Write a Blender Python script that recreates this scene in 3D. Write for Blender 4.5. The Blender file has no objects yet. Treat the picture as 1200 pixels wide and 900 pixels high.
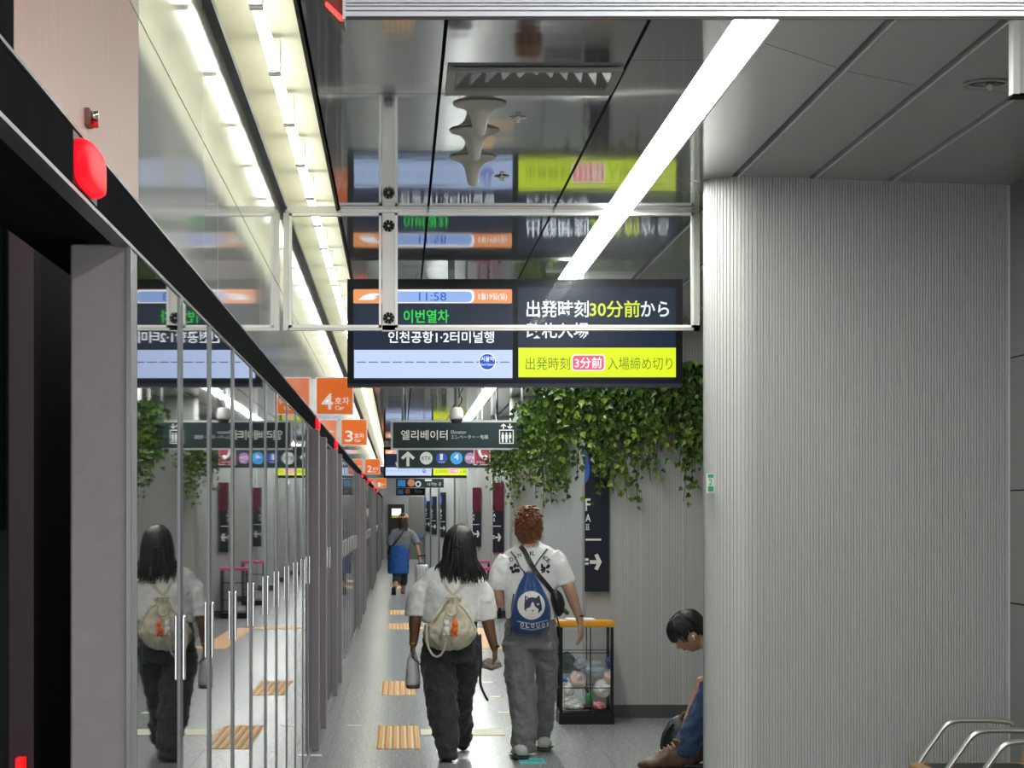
import bpy, bmesh, math, random
from mathutils import Vector, Matrix, noise
from mathutils.bvhtree import BVHTree

random.seed(7)
SC = bpy.context.scene
COL = SC.collection
PI = math.pi
F = 2900.0            # focal length in pixels of the 1200 px wide frame
CAM_H = 1.55          # metres

# ------------------------------------------------------------------ camera
cam_d = bpy.data.cameras.new('camera')
cam_d.sensor_width = 36.0
cam_d.lens = F / 1200.0 * 36.0
cam_d.shift_x = (600 - 467) / 1200.0
cam_d.shift_y = (604 - 450) / 1200.0
cam_d.clip_start = 0.05
cam_d.clip_end = 300
cam = bpy.data.objects.new('camera', cam_d)
COL.objects.link(cam)
cam.location = (0, 0, CAM_H)
cam.rotation_euler = (PI / 2, 0, 0)
SC.camera = cam

# ------------------------------------------------------------------ world, exposure
W = bpy.data.worlds.new('world')
SC.world = W
W.use_nodes = True
W.node_tree.nodes['Background'].inputs[0].default_value = (0.94, 0.95, 1.0, 1)
W.node_tree.nodes['Background'].inputs[1].default_value = 2.0
SC.view_settings.view_transform = 'Standard'
SC.view_settings.look = 'None'
SC.view_settings.gamma = 1
SC.view_settings.use_curve_mapping = False
SC.view_settings.exposure = 1.2
SC.cycles.use_denoising = True
SC.cycles.max_bounces = 8
SC.cycles.glossy_bounces = 5
SC.cycles.transparent_max_bounces = 12
SC.cycles.sample_clamp_indirect = 6.0
SC.cycles.caustics_reflective = False
SC.cycles.caustics_refractive = False

TUBE_E = 3.2         # fluorescent tubes in the cove
STRIP_E = 18.0         # light strip panels
COVE_E = 5.0

# ------------------------------------------------------------------ materials
MATS = {}
def mat(name, col, rough=0.5, metal=0.0, ior=1.5, emit=None, es=0.0, var=0.0, vscale=8.0, stretch=(1, 1, 1),
        bump=0.0, bscale=30.0, spec=0.5, sheen=0.0, sss=0.0, rvar=0.0, alpha=1.0, coat=0.0):
    if name in MATS:
        return MATS[name]
    m = bpy.data.materials.new(name)
    m.use_nodes = True
    nt = m.node_tree
    b = nt.nodes['Principled BSDF']
    c = (*col, 1)
    b.inputs['Base Color'].default_value = c
    b.inputs['Roughness'].default_value = rough
    b.inputs['Metallic'].default_value = metal
    b.inputs['IOR'].default_value = ior
    b.inputs['Specular IOR Level'].default_value = spec
    b.inputs['Coat Weight'].default_value = coat
    if sheen: b.inputs['Sheen Weight'].default_value = sheen
    if sss:
        b.inputs['Subsurface Weight'].default_value = sss
        b.inputs['Subsurface Radius'].default_value = (0.01, 0.004, 0.002)
    if emit:
        b.inputs['Emission Color'].default_value = (*emit, 1)
        b.inputs['Emission Strength'].default_value = es
    if alpha < 1: b.inputs['Alpha'].default_value = alpha
    if var or bump or rvar:
        tc = nt.nodes.new('ShaderNodeTexCoord')
        mp = nt.nodes.new('ShaderNodeMapping')
        mp.inputs['Scale'].default_value = stretch
        nt.links.new(tc.outputs['Object'], mp.inputs['Vector'])
    if var or rvar:
        n = nt.nodes.new('ShaderNodeTexNoise')
        n.inputs['Scale'].default_value = vscale
        n.inputs['Detail'].default_value = 5
        nt.links.new(mp.outputs[0], n.inputs['Vector'])
    if var:
        r = nt.nodes.new('ShaderNodeMapRange')
        r.inputs['From Min'].default_value = 0.3
        r.inputs['From Max'].default_value = 0.7
        r.inputs['To Min'].default_value = 1 - var
        r.inputs['To Max'].default_value = 1 + var
        nt.links.new(n.outputs['Fac'], r.inputs['Value'])
        x = nt.nodes.new('ShaderNodeVectorMath')
        x.operation = 'SCALE'
        x.inputs[0].default_value = col
        nt.links.new(r.outputs[0], x.inputs['Scale'])
        nt.links.new(x.outputs[0], b.inputs['Base Color'])
    if rvar:
        r2 = nt.nodes.new('ShaderNodeMapRange')
        r2.inputs['From Min'].default_value = 0.3
        r2.inputs['From Max'].default_value = 0.7
        r2.inputs['To Min'].default_value = max(0, rough - rvar)
        r2.inputs['To Max'].default_value = rough + rvar
        nt.links.new(n.outputs['Fac'], r2.inputs['Value'])
        nt.links.new(r2.outputs[0], b.inputs['Roughness'])
    if bump:
        n2 = nt.nodes.new('ShaderNodeTexNoise')
        n2.inputs['Scale'].default_value = bscale
        n2.inputs['Detail'].default_value = 3
        nt.links.new(mp.outputs[0], n2.inputs['Vector'])
        bp = nt.nodes.new('ShaderNodeBump')
        bp.inputs['Strength'].default_value = 1.0
        bp.inputs['Distance'].default_value = bump
        nt.links.new(n2.outputs['Fac'], bp.inputs['Height'])
        nt.links.new(bp.outputs[0], b.inputs['Normal'])
    MATS[name] = m
    return m

def glass_mat(name, tint, ior=1.45, haze=0.0):
    """thin clear pane: Fresnel mix of a mirror and a see-through sheet"""
    m = bpy.data.materials.new(name)
    m.use_nodes = True
    nt = m.node_tree
    nt.nodes.clear()
    o = nt.nodes.new('ShaderNodeOutputMaterial')
    fr = nt.nodes.new('ShaderNodeFresnel'); fr.inputs[0].default_value = ior
    tr = nt.nodes.new('ShaderNodeBsdfTransparent'); tr.inputs[0].default_value = (*tint, 1)
    gl = nt.nodes.new('ShaderNodeBsdfGlossy'); gl.inputs['Roughness'].default_value = 0.0
    mx = nt.nodes.new('ShaderNodeMixShader')
    nt.links.new(fr.outputs[0], mx.inputs[0])
    src = tr
    if haze:
        df = nt.nodes.new('ShaderNodeBsdfDiffuse'); df.inputs[0].default_value = (0.8, 0.82, 0.85, 1)
        m2 = nt.nodes.new('ShaderNodeMixShader'); m2.inputs[0].default_value = haze
        nt.links.new(tr.outputs[0], m2.inputs[1]); nt.links.new(df.outputs[0], m2.inputs[2])
        src = m2
    nt.links.new(src.outputs[0], mx.inputs[1])
    nt.links.new(gl.outputs[0], mx.inputs[2])
    nt.links.new(mx.outputs[0], o.inputs[0])
    MATS[name] = m
    return m

def screen_mat(name, col, s=1.0):
    return mat(name, tuple(min(1, c * 0.06) for c in col), 0.35, emit=col, es=s * .42, spec=.2)

# ------------------------------------------------------------------ building helpers
def box(bm, x0, x1, y0, y1, z0, z1):
    vs = [bm.verts.new((x, y, z)) for x in (x0, x1) for y in (y0, y1) for z in (z0, z1)]
    for f in ((0, 1, 3, 2), (4, 6, 7, 5), (0, 4, 5, 1), (2, 3, 7, 6), (0, 2, 6, 4), (1, 5, 7, 3)):
        bm.faces.new([vs[i] for i in f])
    return vs

def bx(*a, bevel=0.0, seg=1):
    bm = bmesh.new()
    box(bm, *a)
    if bevel:
        bmesh.ops.bevel(bm, geom=bm.edges[:], offset=bevel, segments=seg, affect='EDGES', profile=0.5)
    return bm

def prism(pts, y0, y1):
    """outline in (x, z), extruded along y"""
    bm = bmesh.new()
    a = [bm.verts.new((x, y0, z)) for x, z in pts]
    b = [bm.verts.new((x, y1, z)) for x, z in pts]
    bm.faces.new(a); bm.faces.new(b[::-1])
    n = len(pts)
    for i in range(n):
        bm.faces.new((a[i], b[i], b[(i + 1) % n], a[(i + 1) % n]))
    bmesh.ops.recalc_face_normals(bm, faces=bm.faces[:])
    return bm

def extrude_z(pts, z0, z1):
    """outline in (x, y), extruded up"""
    bm = bmesh.new()
    a = [bm.verts.new((x, y, z0)) for x, y in pts]
    b = [bm.verts.new((x, y, z1)) for x, y in pts]
    bm.faces.new(a[::-1]); bm.faces.new(b)
    n = len(pts)
    for i in range(n):
        bm.faces.new((a[i], a[(i + 1) % n], b[(i + 1) % n], b[i]))
    bmesh.ops.recalc_face_normals(bm, faces=bm.faces[:])
    return bm

def loft(bm, pts, rads, n=12, side=(1, 0, 0), cap=True):
    pts = [Vector(p) for p in pts]
    rads = [r if isinstance(r, (tuple, list)) else (r, r) for r in rads]
    rings = []
    sd = Vector(side)
    for i, p in enumerate(pts):
        t = (pts[min(i + 1, len(pts) - 1)] - pts[max(i - 1, 0)])
        if t.length < 1e-7: t = Vector((0, 0, 1))
        t.normalize()
        u = sd - t * sd.dot(t)
        if u.length < 0.15:
            u = Vector((0, 1, 0)) - t * t.y
        u.normalize()
        v = t.cross(u)
        rx, ry = rads[i]
        rings.append([bm.verts.new(p + u * (rx * math.cos(2 * PI * k / n)) + v * (ry * math.sin(2 * PI * k / n))) for k in range(n)])
    for a, b in zip(rings, rings[1:]):
        for k in range(n):
            bm.faces.new((a[k], a[(k + 1) % n], b[(k + 1) % n], b[k]))
    if cap:
        bm.faces.new(rings[0][::-1]); bm.faces.new(rings[-1])
    return rings

def smooth_path(pts, k=4):
    """Catmull-Rom through pts"""
    pts = [Vector(p) for p in pts]
    out = []
    for i in range(len(pts) - 1):
        p0, p1, p2, p3 = pts[max(i - 1, 0)], pts[i], pts[i + 1], pts[min(i + 2, len(pts) - 1)]
        for j in range(k):
            t = j / k
            out.append(0.5 * ((2 * p1) + (p2 - p0) * t + (2 * p0 - 5 * p1 + 4 * p2 - p3) * t * t + (3 * p1 - p0 - 3 * p2 + p3) * t ** 3))
    out.append(pts[-1])
    return out

def tube(bm, pts, r, n=8, k=4, taper=None, flat=1.0, side=(1, 0, 0)):
    P = smooth_path(pts, k) if k > 1 else [Vector(p) for p in pts]
    m = len(P) - 1
    R = []
    for i in range(len(P)):
        q = r if taper is None else r + (taper - r) * i / m
        R.append((q, q * flat))
    loft(bm, P, R, n, side)

def ball(bm, c, r, seg=12, rings=8, M=None):
    r = r if isinstance(r, (tuple, list)) else (r, r, r)
    mm = Matrix.Translation(c) @ (M or Matrix.Identity(4)) @ Matrix.Diagonal((*r, 1))
    return bmesh.ops.create_uvsphere(bm, u_segments=seg, v_segments=rings, radius=1.0, matrix=mm)['verts']

def disc(bm, c, r, y0, y1, n=24):
    """disc facing the viewer (axis y)"""
    a = [bm.verts.new((c[0] + r * math.cos(2 * PI * k / n), y0, c[1] + r * math.sin(2 * PI * k / n))) for k in range(n)]
    b = [bm.verts.new((v.co.x, y1, v.co.z)) for v in a]
    bm.faces.new(a); bm.faces.new(b[::-1])
    for k in range(n):
        bm.faces.new((a[k], b[k], b[(k + 1) % n], a[(k + 1) % n]))

def lathe(bm, c, prof, n=24, axis='z'):
    rings = []
    for r, h in prof:
        rings.append([bm.verts.new((c[0] + r * math.cos(2 * PI * k / n), c[1] + r * math.sin(2 * PI * k / n), c[2] + h)) for k in range(n)])
    for a, b in zip(rings, rings[1:]):
        for k in range(n):
            bm.faces.new((a[k], a[(k + 1) % n], b[(k + 1) % n], b[k]))
    bm.faces.new(rings[0][::-1]); bm.faces.new(rings[-1])
    bmesh.ops.recalc_face_normals(bm, faces=bm.faces[:])

def attach(o, parent):
    if parent is None: return
    o.parent = parent
    # parts are modelled in world coordinates: cancel the thing's own location
    if parent.parent is None:
        o.matrix_parent_inverse = Matrix.Translation(-Vector(parent.location))

def to_mesh(name, bm, m, smooth=False):
    me = bpy.data.meshes.new(name)
    bmesh.ops.recalc_face_normals(bm, faces=bm.faces[:])
    bm.to_mesh(me); bm.free()
    if m: me.materials.append(m)
    if smooth:
        for p in me.polygons: p.use_smooth = True
    return me

def obj(name, bm, m, parent=None, smooth=False):
    me = bm if isinstance(bm, bpy.types.Mesh) else to_mesh(name, bm, m, smooth)
    o = bpy.data.objects.new(name, me)
    COL.objects.link(o)
    attach(o, parent)
    return o

def struct(name, bm, m, parent=None, smooth=False):
    o = obj(name, bm, m, parent, smooth)
    if parent is None: o['kind'] = 'structure'
    return o

def thing(name, label, cat, loc=(0, 0, 0), group=None):
    o = bpy.data.objects.new(name, None)
    o.empty_display_size = 0.1
    COL.objects.link(o)
    o.location = loc
    return tag(o, label, cat, group)

def tag(o, label, cat, group=None):
    o['label'] = label; o['category'] = cat
    if group: o['group'] = group
    return o

def dup(root, loc, label=None):
    r = root.copy(); COL.objects.link(r); r.location = loc
    if label: r['label'] = label
    for ch in list(root.children):
        c = ch.copy(); COL.objects.link(c); c.parent = r; c.matrix_parent_inverse = ch.matrix_parent_inverse.copy()
        for g in ch.children:
            d = g.copy(); COL.objects.link(d); d.parent = c; d.matrix_parent_inverse = g.matrix_parent_inverse.copy()
    return r

TEX = {}
def clouds(scale, depth=3):
    k = (scale, depth)
    if k not in TEX:
        t = bpy.data.textures.new('cloth_noise', 'CLOUDS')
        t.noise_scale = scale; t.noise_depth = depth
        TEX[k] = t
    return TEX[k]

def bake(bm, voxel=0.006, wrinkle=0.0, wscale=0.08, smooth=6, extra=None):
    """join closed shells into one continuous surface"""
    me = bpy.data.meshes.new('tmp')
    bmesh.ops.recalc_face_normals(bm, faces=bm.faces[:])
    bm.to_mesh(me); bm.free()
    o = bpy.data.objects.new('tmp', me); COL.objects.link(o)
    r = o.modifiers.new('r', 'REMESH'); r.mode = 'VOXEL'; r.voxel_size = voxel
    if smooth:
        s = o.modifiers.new('s', 'SMOOTH'); s.factor = 0.5; s.iterations = smooth
    if wrinkle:
        d = o.modifiers.new('d', 'DISPLACE'); d.texture = clouds(wscale); d.strength = wrinkle; d.mid_level = 0.5
        d.texture_coords = 'LOCAL'
    if extra: extra(o)
    bpy.context.view_layer.update()
    dg = bpy.context.evaluated_depsgraph_get()
    out = bpy.data.meshes.new_from_object(o.evaluated_get(dg))
    bpy.data.objects.remove(o)
    for p in out.polygons: p.use_smooth = True
    return out

def put(name, me, m, parent):
    me.materials.clear(); me.materials.append(m)
    me.name = name
    o = bpy.data.objects.new(name, me); COL.objects.link(o); attach(o, parent)
    return o

# pixel -> world at depth Y
def pt(px, py, Y):
    return Vector(((px - 467) * Y / F, Y, CAM_H + (604 - py) * Y / F))
def D(s): return F / s

def rect(px0, py0, px1, py1, Y, t=0.002, bevel=0.0):
    """thin plate covering a pixel box at depth Y, thickness towards +y"""
    a = pt(px0, py1, Y); b = pt(px1, py0, Y)
    if bevel:
        pts = []
        r = bevel
        for cx, cz, a0 in ((b.x - r, b.z - r, 0), (a.x + r, b.z - r, 90), (a.x + r, a.z + r, 180), (b.x - r, a.z + r, 270)):
            for k in range(5):
                th = math.radians(a0 + 22.5 * k)
                pts.append((cx + r * math.cos(th), cz + r * math.sin(th)))
        return prism(pts, Y, Y + t)
    return bx(a.x, b.x, Y, Y + t, a.z, b.z)

def text_bm(body, px0, py0, px1, py1, Y, bold=0.0, t=0.001):
    """lettering fitted into a pixel box, facing the viewer"""
    c = bpy.data.curves.new('lettering', 'FONT')
    c.body = body; c.size = 1.0; c.offset = bold; c.resolution_u = 3
    o = bpy.data.objects.new('lettering', c); COL.objects.link(o)
    bpy.context.view_layer.update()
    me = bpy.data.meshes.new_from_object(o.evaluated_get(bpy.context.evaluated_depsgraph_get()))
    bpy.data.objects.remove(o); bpy.data.curves.remove(c)
    bm = bmesh.new(); bm.from_mesh(me); bpy.data.meshes.remove(me)
    xs = [v.co.x for v in bm.verts]; ys = [v.co.y for v in bm.verts]
    a = pt(px0, py1, Y); b = pt(px1, py0, Y)
    sx = (b.x - a.x) / (max(xs) - min(xs)); sy = (b.z - a.z) / (max(ys) - min(ys))
    x0, y0 = min(xs), min(ys)
    for v in bm.verts:
        v.co = Vector((a.x + (v.co.x - x0) * sx, Y, a.z + (v.co.y - y0) * sy))
    return bm

def lettering(body, box_, Y, m, parent, bold=0.0, name='lettering'):
    return obj(name, text_bm(body, *box_, Y, bold), m, parent)

# common materials
ALU = mat('brushed_aluminium', (0.62, 0.61, 0.58), 0.32, 0.9, var=0.06, vscale=20)
DARKMETAL = mat('black_metal', (0.012, 0.012, 0.014), 0.45, 0.0, spec=.2)
WHITEPAINT = mat('white_paint', (0.8, 0.8, 0.78), 0.5)
BLACK = mat('flat_black', (0.004, 0.004, 0.005), 0.8, spec=.1)

# ================================================================== THE SETTING
XW = -0.57            # face of the platform screen doors
YEND = 88.0
XR = 2.775            # back wall of the seating niches
CEIL = 3.05

M_FLOOR = mat('polished_granite', (0.30, 0.31, 0.32), 0.24, var=0.10, vscale=90, rvar=0.10, bump=0.0006, bscale=3.0, stretch=(.5, 3, 1), ior=1.5)
M_JOINT = mat('floor_joint', (0.06, 0.06, 0.06), 0.8)
struct('floor', bx(-1.6, 3.2, -4, YEND, -0.12, -0.003), M_JOINT)
floor = bpy.data.objects['floor']
colsx = [-0.57, -0.455, 0.145, 0.745, 1.345, 1.945, 2.545, XR]
tile_mesh = {}
y0 = 9.0
def floor_tile(i, ya, yb):
    k = (i, round(yb - ya, 3))
    if k not in tile_mesh:
        tile_mesh[k] = to_mesh('tile', bx(colsx[i] + .0015, colsx[i + 1] - .0015, .0015, yb - ya - .0015, -0.003, 0.0), M_FLOOR)
    o = bpy.data.objects.new('tile', tile_mesh[k]); COL.objects.link(o)
    o.location = (0, ya, 0); o.parent = floor
for i in range(7):
    floor_tile(i, -4, 9.0)
    y = 9.0
    while y < 33:
        floor_tile(i, y, y + 1.2); y += 1.2
    floor_tile(i, y, 56); floor_tile(i, 56, YEND)

# ---- left wall: platform screen doors
M_PSD = mat('screen_door_glass', (0.012, 0.016, 0.016), 0.015, ior=1.95, bump=0.0006, bscale=0.6)
M_MULL = mat('steel_stile', (0.13, 0.135, 0.135), 0.28, 0.6)
M_POST = mat('mauve_grey_post', (0.30, 0.265, 0.285), 0.5, var=0.05, vscale=40)
M_BEAM = mat('header_beam', (0.020, 0.0205, 0.022), 0.5, 0.0, spec=0.0, var=0.1, vscale=6)
M_PANEL = mat('cream_enamel_panel', (0.66, 0.65, 0.615), 0.06, ior=1.7, bump=0.0007, bscale=1.3)
M_PANEL1 = mat('pinkish_dull_panel', (0.66, 0.43, 0.36), 0.48, spec=.25, var=0.12, vscale=5, stretch=(1, 6, .8), rvar=0.15)
M_SEAM = mat('seam_line', (0.36, 0.33, 0.12), 0.5)
wl = struct('wall_left', bx(-0.68, -0.64, 5.4, YEND, 0, 2.12), BLACK)
struct('wall_left_upper', bx(-0.70, -0.592, -3, YEND, 2.2, 3.05), DARKMETAL)
wlu = bpy.data.objects['wall_left_upper']
struct('sill', bx(XW - .05, XW + .004, 5.4, YEND, 0.0, 0.05), M_MULL, wl)
door_y = [17.24 + 17.5 * k for k in range(5)] + [22.18 + 17.5 * k for k in range(4)]
posts = []
for d in door_y:
    posts += [d - .85, d + .85]
ys = [5.4, 6.46, 7.45, 8.5, 9.55, 10.6, 11.55, 12.62, 13.7, 14.75]
y = 15.4
gl = to_mesh('glass_panel', bx(-.02, 0, 0, 1.0, 0.05, 2.12), M_PSD)
def glass_panel(a, b, dx=0):
    o = bpy.data.objects.new('glass_panel', gl); COL.objects.link(o)
    o.location = (XW + dx, a, 0); o.scale = (1, b - a, 1); o.parent = wl
bmm = bmesh.new()
box(bmm, -.03, .004, -.042, -.005, 0.05, 2.12); box(bmm, -.03, .004, .005, .042, 0.05, 2.12)
stile = to_mesh('mullion', bmm, M_MULL)
handle = to_mesh('push_bar', bx(.006, .014, -.016, .016, 1.12, 1.29, bevel=.003), mat('bright_steel', (.8, .8, .78), .2, .9))
postm = to_mesh('door_post', bx(-.06, .045, -.10, .10, 0.0, 2.12, bevel=.004), M_POST)
def mullion(y, h=True):
    o = bpy.data.objects.new('mullion', stile); COL.objects.link(o)
    o.location = (XW, y, 0); o.parent = wl
    if h:
        p = bpy.data.objects.new('push_bar', handle); COL.objects.link(p); p.parent = o
for a, b in zip(ys, ys[1:]):
    glass_panel(a, b)
for y in ys[1:]:
    mullion(y)
pp = sorted(posts)
for q in pp:
    o = bpy.data.objects.new('door_post', postm); COL.objects.link(o); o.location = (XW, q, 0); o.parent = wl
stops = [14.75] + pp + [YEND]
for a, b in zip(stops, stops[1:]):
    L = b - a
    n = max(1, round(L / 1.03))
    closed = any(abs((a + b) / 2 - d) < .1 for d in door_y)
    if closed: n = 2
    for k in range(n):
        glass_panel(a + L * k / n, a + L * (k + 1) / n, -0.01 if closed else 0)
        if k: mullion(a + L * k / n)
# the post beside the open door and the header beam
struct('door_post', bx(-.695, XW, 5.24, 5.40, 0, 2.125, bevel=.004), M_POST, wl)
struct('post_edge', bx(XW - .006, XW + .004, 5.232, 5.246, 0, 2.125), MATS['steel_stile'], wl)
tb = struct('trim_1', bx(-.80, -.585, -3, YEND, 2.135, 2.19), BLACK)
for k in range(30):
    a = -1.0 + 3.0 * k
    if k < 2 or True:
        struct('beam_cover', bx(-.66, -.568, a + .004, a + 2.996, 2.125, 2.226, bevel=.004), M_BEAM, tb)
struct('beam_ledge', bx(-.592, -.564, -3, YEND, 2.226, 2.232), mat('dull_steel', (.16, .16, .16), .4, .6), tb)
struct('beam_lower_edge', bx(-.60, -.5665, -3, YEND, 2.118, 2.126), mat('dull_steel', (.16, .16, .16), .4, .6), tb)
# upper enamel panels
ups = [3.70, 5.47, 7.88]
while ups[-1] < YEND - 3: ups.append(ups[-1] + 2.42)
ups.append(YEND)
struct('wall_panel', bx(-.592, -.574, -3, 3.69, 2.236, 3.05), M_BEAM, wlu)
for i, (a, b) in enumerate(zip(ups, ups[1:])):
    m = M_PANEL1 if i == 0 else M_PANEL
    struct('wall_panel', bx(-.592, -.575, a + .003, b - .003, 2.236, 2.647), m, wlu)
    struct('wall_panel', bx(-.592, -.575, a + .003, b - .003, 2.653, 3.05), M_PANEL if i else mat('cream_panel_dull', (.66, .55, .46), .3, var=.05), wlu)
struct('panel_seam', bx(-.592, -.5765, -3, YEND, 2.645, 2.655), M_SEAM, wlu)
# light cove
M_COVE = mat('cove_lining', (0.64, 0.60, 0.47), 0.55, var=0.05, vscale=3)
bm = bmesh.new()
box(bm, -.66, -.28, -3, YEND, 3.32, 3.34)      # top
box(bm, -.66, -.64, -3, YEND, 3.05, 3.32)      # back
box(bm, -.297, -.285, -3, YEND, 3.05, 3.32)    # platform side
struct('trim_2', bm, M_COVE)
struct('trim_3', bx(-.592, -.546, -3, YEND, 3.05, 3.075), mat('cove_edge_dark', (.02, .021, .023), .35, ior=1.1))
struct('trim_4', bx(-.306, -.294, -3, YEND, 3.043, 3.075), mat('cove_edge_grey', (.05, .05, .05), .4, ior=1.1))

# ---- ceiling
M_CEIL = mat('glossy_ceiling_panel', (0.085, 0.088, 0.09), 0.05, ior=1.8, bump=0.0022, bscale=1.1, var=.05, vscale=30)
M_CEILR = mat('satin_ceiling_panel', (0.36, 0.37, 0.35), 0.24, ior=1.5, bump=0.0012, bscale=1.5, var=.04, vscale=60)
M_CEILG = mat('glossy_pale_ceiling_panel', (0.33, 0.34, 0.32), 0.07, ior=1.6, bump=0.0025, bscale=1.3)
M_STRIP = mat('light_strip_panel', (0.8, 0.84, 0.82), 0.15, emit=(0.96, 1.0, 0.95), es=STRIP_E)
struct('ceiling', bx(-.29, 3.2, -4, YEND, 3.14, 3.2), BLACK)
ceiling = bpy.data.objects['ceiling']
CTILT = .0
CO = [(-.294, .139, 8.8, 0, M_CEIL, 'ceiling_panel'), (.151, .754, 8.8, 0, M_CEIL, 'ceiling_panel'), (.766, 1.014, 8.15, 0, M_CEIL, 'ceiling_panel'),
      (1.018, 1.128, 7.55, .27, M_STRIP, 'light_panel'), (1.157, 1.474, 7.85, .45, M_CEILG, 'ceiling_panel'), (1.507, 1.823, 8.35, .30, M_CEILR, 'ceiling_panel'),
      (1.856, 2.188, 8.65, .15, M_CEILR, 'ceiling_panel'), (2.22, XR, 8.8, 0, M_CEILR, 'ceiling_panel')]
for x0, x1, j0, sh, m, nm in CO:
    js = [-4.0, j0 - 3.05 * 2] + [j0 + 3.05 * k for k in range(-1, 11)] + [60, YEND]
    for a, b in zip(js, js[1:]):
        g = .004
        bm = extrude_z([(x0, a + g), (x1, a + sh + g), (x1, b + sh - g), (x0, b - g)], CEIL, CEIL + .03)
        if m is M_CEIL:        # the panels sag a little towards their far ends
            for v in bm.verts: v.co.z += CTILT * min(1, 3.05 / (b - a)) * (.5 * (a + b) - v.co.y)
        struct(nm, bm, m, ceiling)
for x in (1.148, 1.498, 1.847, 2.212):  # light caught on the slot edges, put in as thin white rims
    struct('lit_edge_rim', bx(x, x + .008, -4, YEND, CEIL - .004, CEIL + .06), WHITEPAINT, ceiling)

# ---- right side: niche wall and the ribbed wall fins
M_FIN = mat('ribbed_grey_cladding', (0.52, 0.515, 0.495), 0.42, var=.03, vscale=120)
M_FINB = mat('ribbed_warm_grey_cladding', (0.46, 0.455, 0.44), 0.5, var=.03, vscale=80)
M_FINC = mat('pale_grey_cladding', (0.50, 0.52, 0.52), 0.5)
M_BASE = mat('dark_baseboard', (0.07, 0.07, 0.075), 0.5)
M_RW = mat('grey_wall_panel', (0.24, 0.24, 0.23), 0.4)
wr = struct('wall_right', bx(XR + .012, 3.2, -4, YEND, 0, 3.05), BLACK)
y = -4.0
while y < 40:
    b = y + 2.2
    for z0, z1 in ((.1, 1.15), (1.156, 1.66), (1.666, 2.26), (2.266, 3.05)):
        struct('wall_panel', bx(XR, XR + .012, y + .003, b - .003, z0, z1), M_RW, wr)
    y = b
def rib_profile(x0, x1, y0, y1, th, r, pitch, depth, duty=.35):
    """outline of a wall fin seen from above: rounded end at x0, ribs along the front"""
    front = []
    phi = math.atan2(y1 - y0, x1 - x0)
    sx = x0 + r + r * math.sin(phi)
    ysx = y0 + (y1 - y0) * (sx - x0) / (x1 - x0)
    ccx, ccy = sx - r * math.sin(phi), ysx + r * math.cos(phi)
    n = int((x1 - sx) / pitch)
    for i in range(n):
        xa = sx + i * pitch
        for f, d in ((0, 0), (1 - duty, 0), (1 - duty + .08, depth), (.92, depth)):
            xx = xa + f * pitch
            front.append((xx, y0 + (y1 - y0) * (xx - x0) / (x1 - x0) + d))
    front.append((x1, y1))
    end = []
    L = r * PI / 2
    n2 = max(2, int(L / pitch)) if pitch < .02 else 10
    for i in range(n2):
        for f, d in ((0, 0), (1 - duty, 0), (1 - duty + .08, depth), (.92, depth)):
            if pitch >= .02 and f > 0: continue
            g = (i + f) / n2
            if g <= 0: continue
            a = math.radians(270 - 90 * g) + phi * (1 - g)
            dd = d * (1 - g)
            end.append((ccx + (r - dd) * math.cos(a), ccy + (r - dd) * math.sin(a)))
    back = [(x1, y1 + th)]
    tail = []
    for k in range(0, 9):
        a = math.radians(90 + 90 * k / 8)
        tail.append((x0 + r + r * math.cos(a), y0 + th - r + r * math.sin(a)))
    return front + back + tail + end[::-1]
def fin(x0, y0, m, r, pitch, depth, th=.4, skew=0.0, base=True):
    pf = rib_profile(x0, XR, y0, y0 + skew, th, r, pitch, depth)
    o = struct('wall_fin', extrude_z(pf, 0.0, CEIL), m, wr)
    if base:
        struct('baseboard', bx(x0 + .02, XR, y0 - .012, y0 + .03, 0, .10), M_BASE, wr)
    return o
fin(1.368, 10.9, M_FIN, .17, .0135, .007, th=.36, skew=.33, base=False)
fin_y = [18.95, 24.3, 31.2, 37.7, 44.5, 51.2, 57.8, 64.5, 71.2, 78]
fin(1.435, fin_y[0], M_FINB, .03, .022, .0016)
for i, yy in enumerate(fin_y[1:]):
    fin(1.42, yy, M_FINC if i % 2 == 0 else M_FINB, .03, .05, .001)
for px in (750, 775, 800):       # cladding joints on the second fin
    x = (px - 467) / 153.0
    struct('cladding_joint', bx(x, x + .006, fin_y[0] - .004, fin_y[0] + .01, .1, CEIL), mat('pale_joint', (.62, .62, .60), .4), wr)

# ---- end wall
we = struct('wall_back', bx(-.7, 3.2, YEND, YEND + .3, 0, 3.3), mat('end_wall_grey', (.36, .38, .40), .5))
Y = YEND - .06
d1 = struct('door_1', rect(480, 582, 497, 661, Y, .05), mat('grey_steel_door', (.20, .20, .19), .4))
struct('push_bar', rect(484.5, 626.5, 498, 630, Y - .04, .04), mat('blue_bar', (.05, .25, .75), .4), d1)
d2 = struct('window_1', rect(455, 591, 474, 640, Y, .05), mat('black_frame', (.015, .015, .016), .4))
struct('notice', rect(459, 596, 470, 607, Y - .01, .01), mat('notice_paper', (.8, .8, .76), .6, emit=(1, 1, .9), es=.35), d2)
struct('notice_band', rect(459, 604, 470, 607, Y - .016, .005), mat('notice_yellow', (.75, .7, .15), .6), d2)

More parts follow.
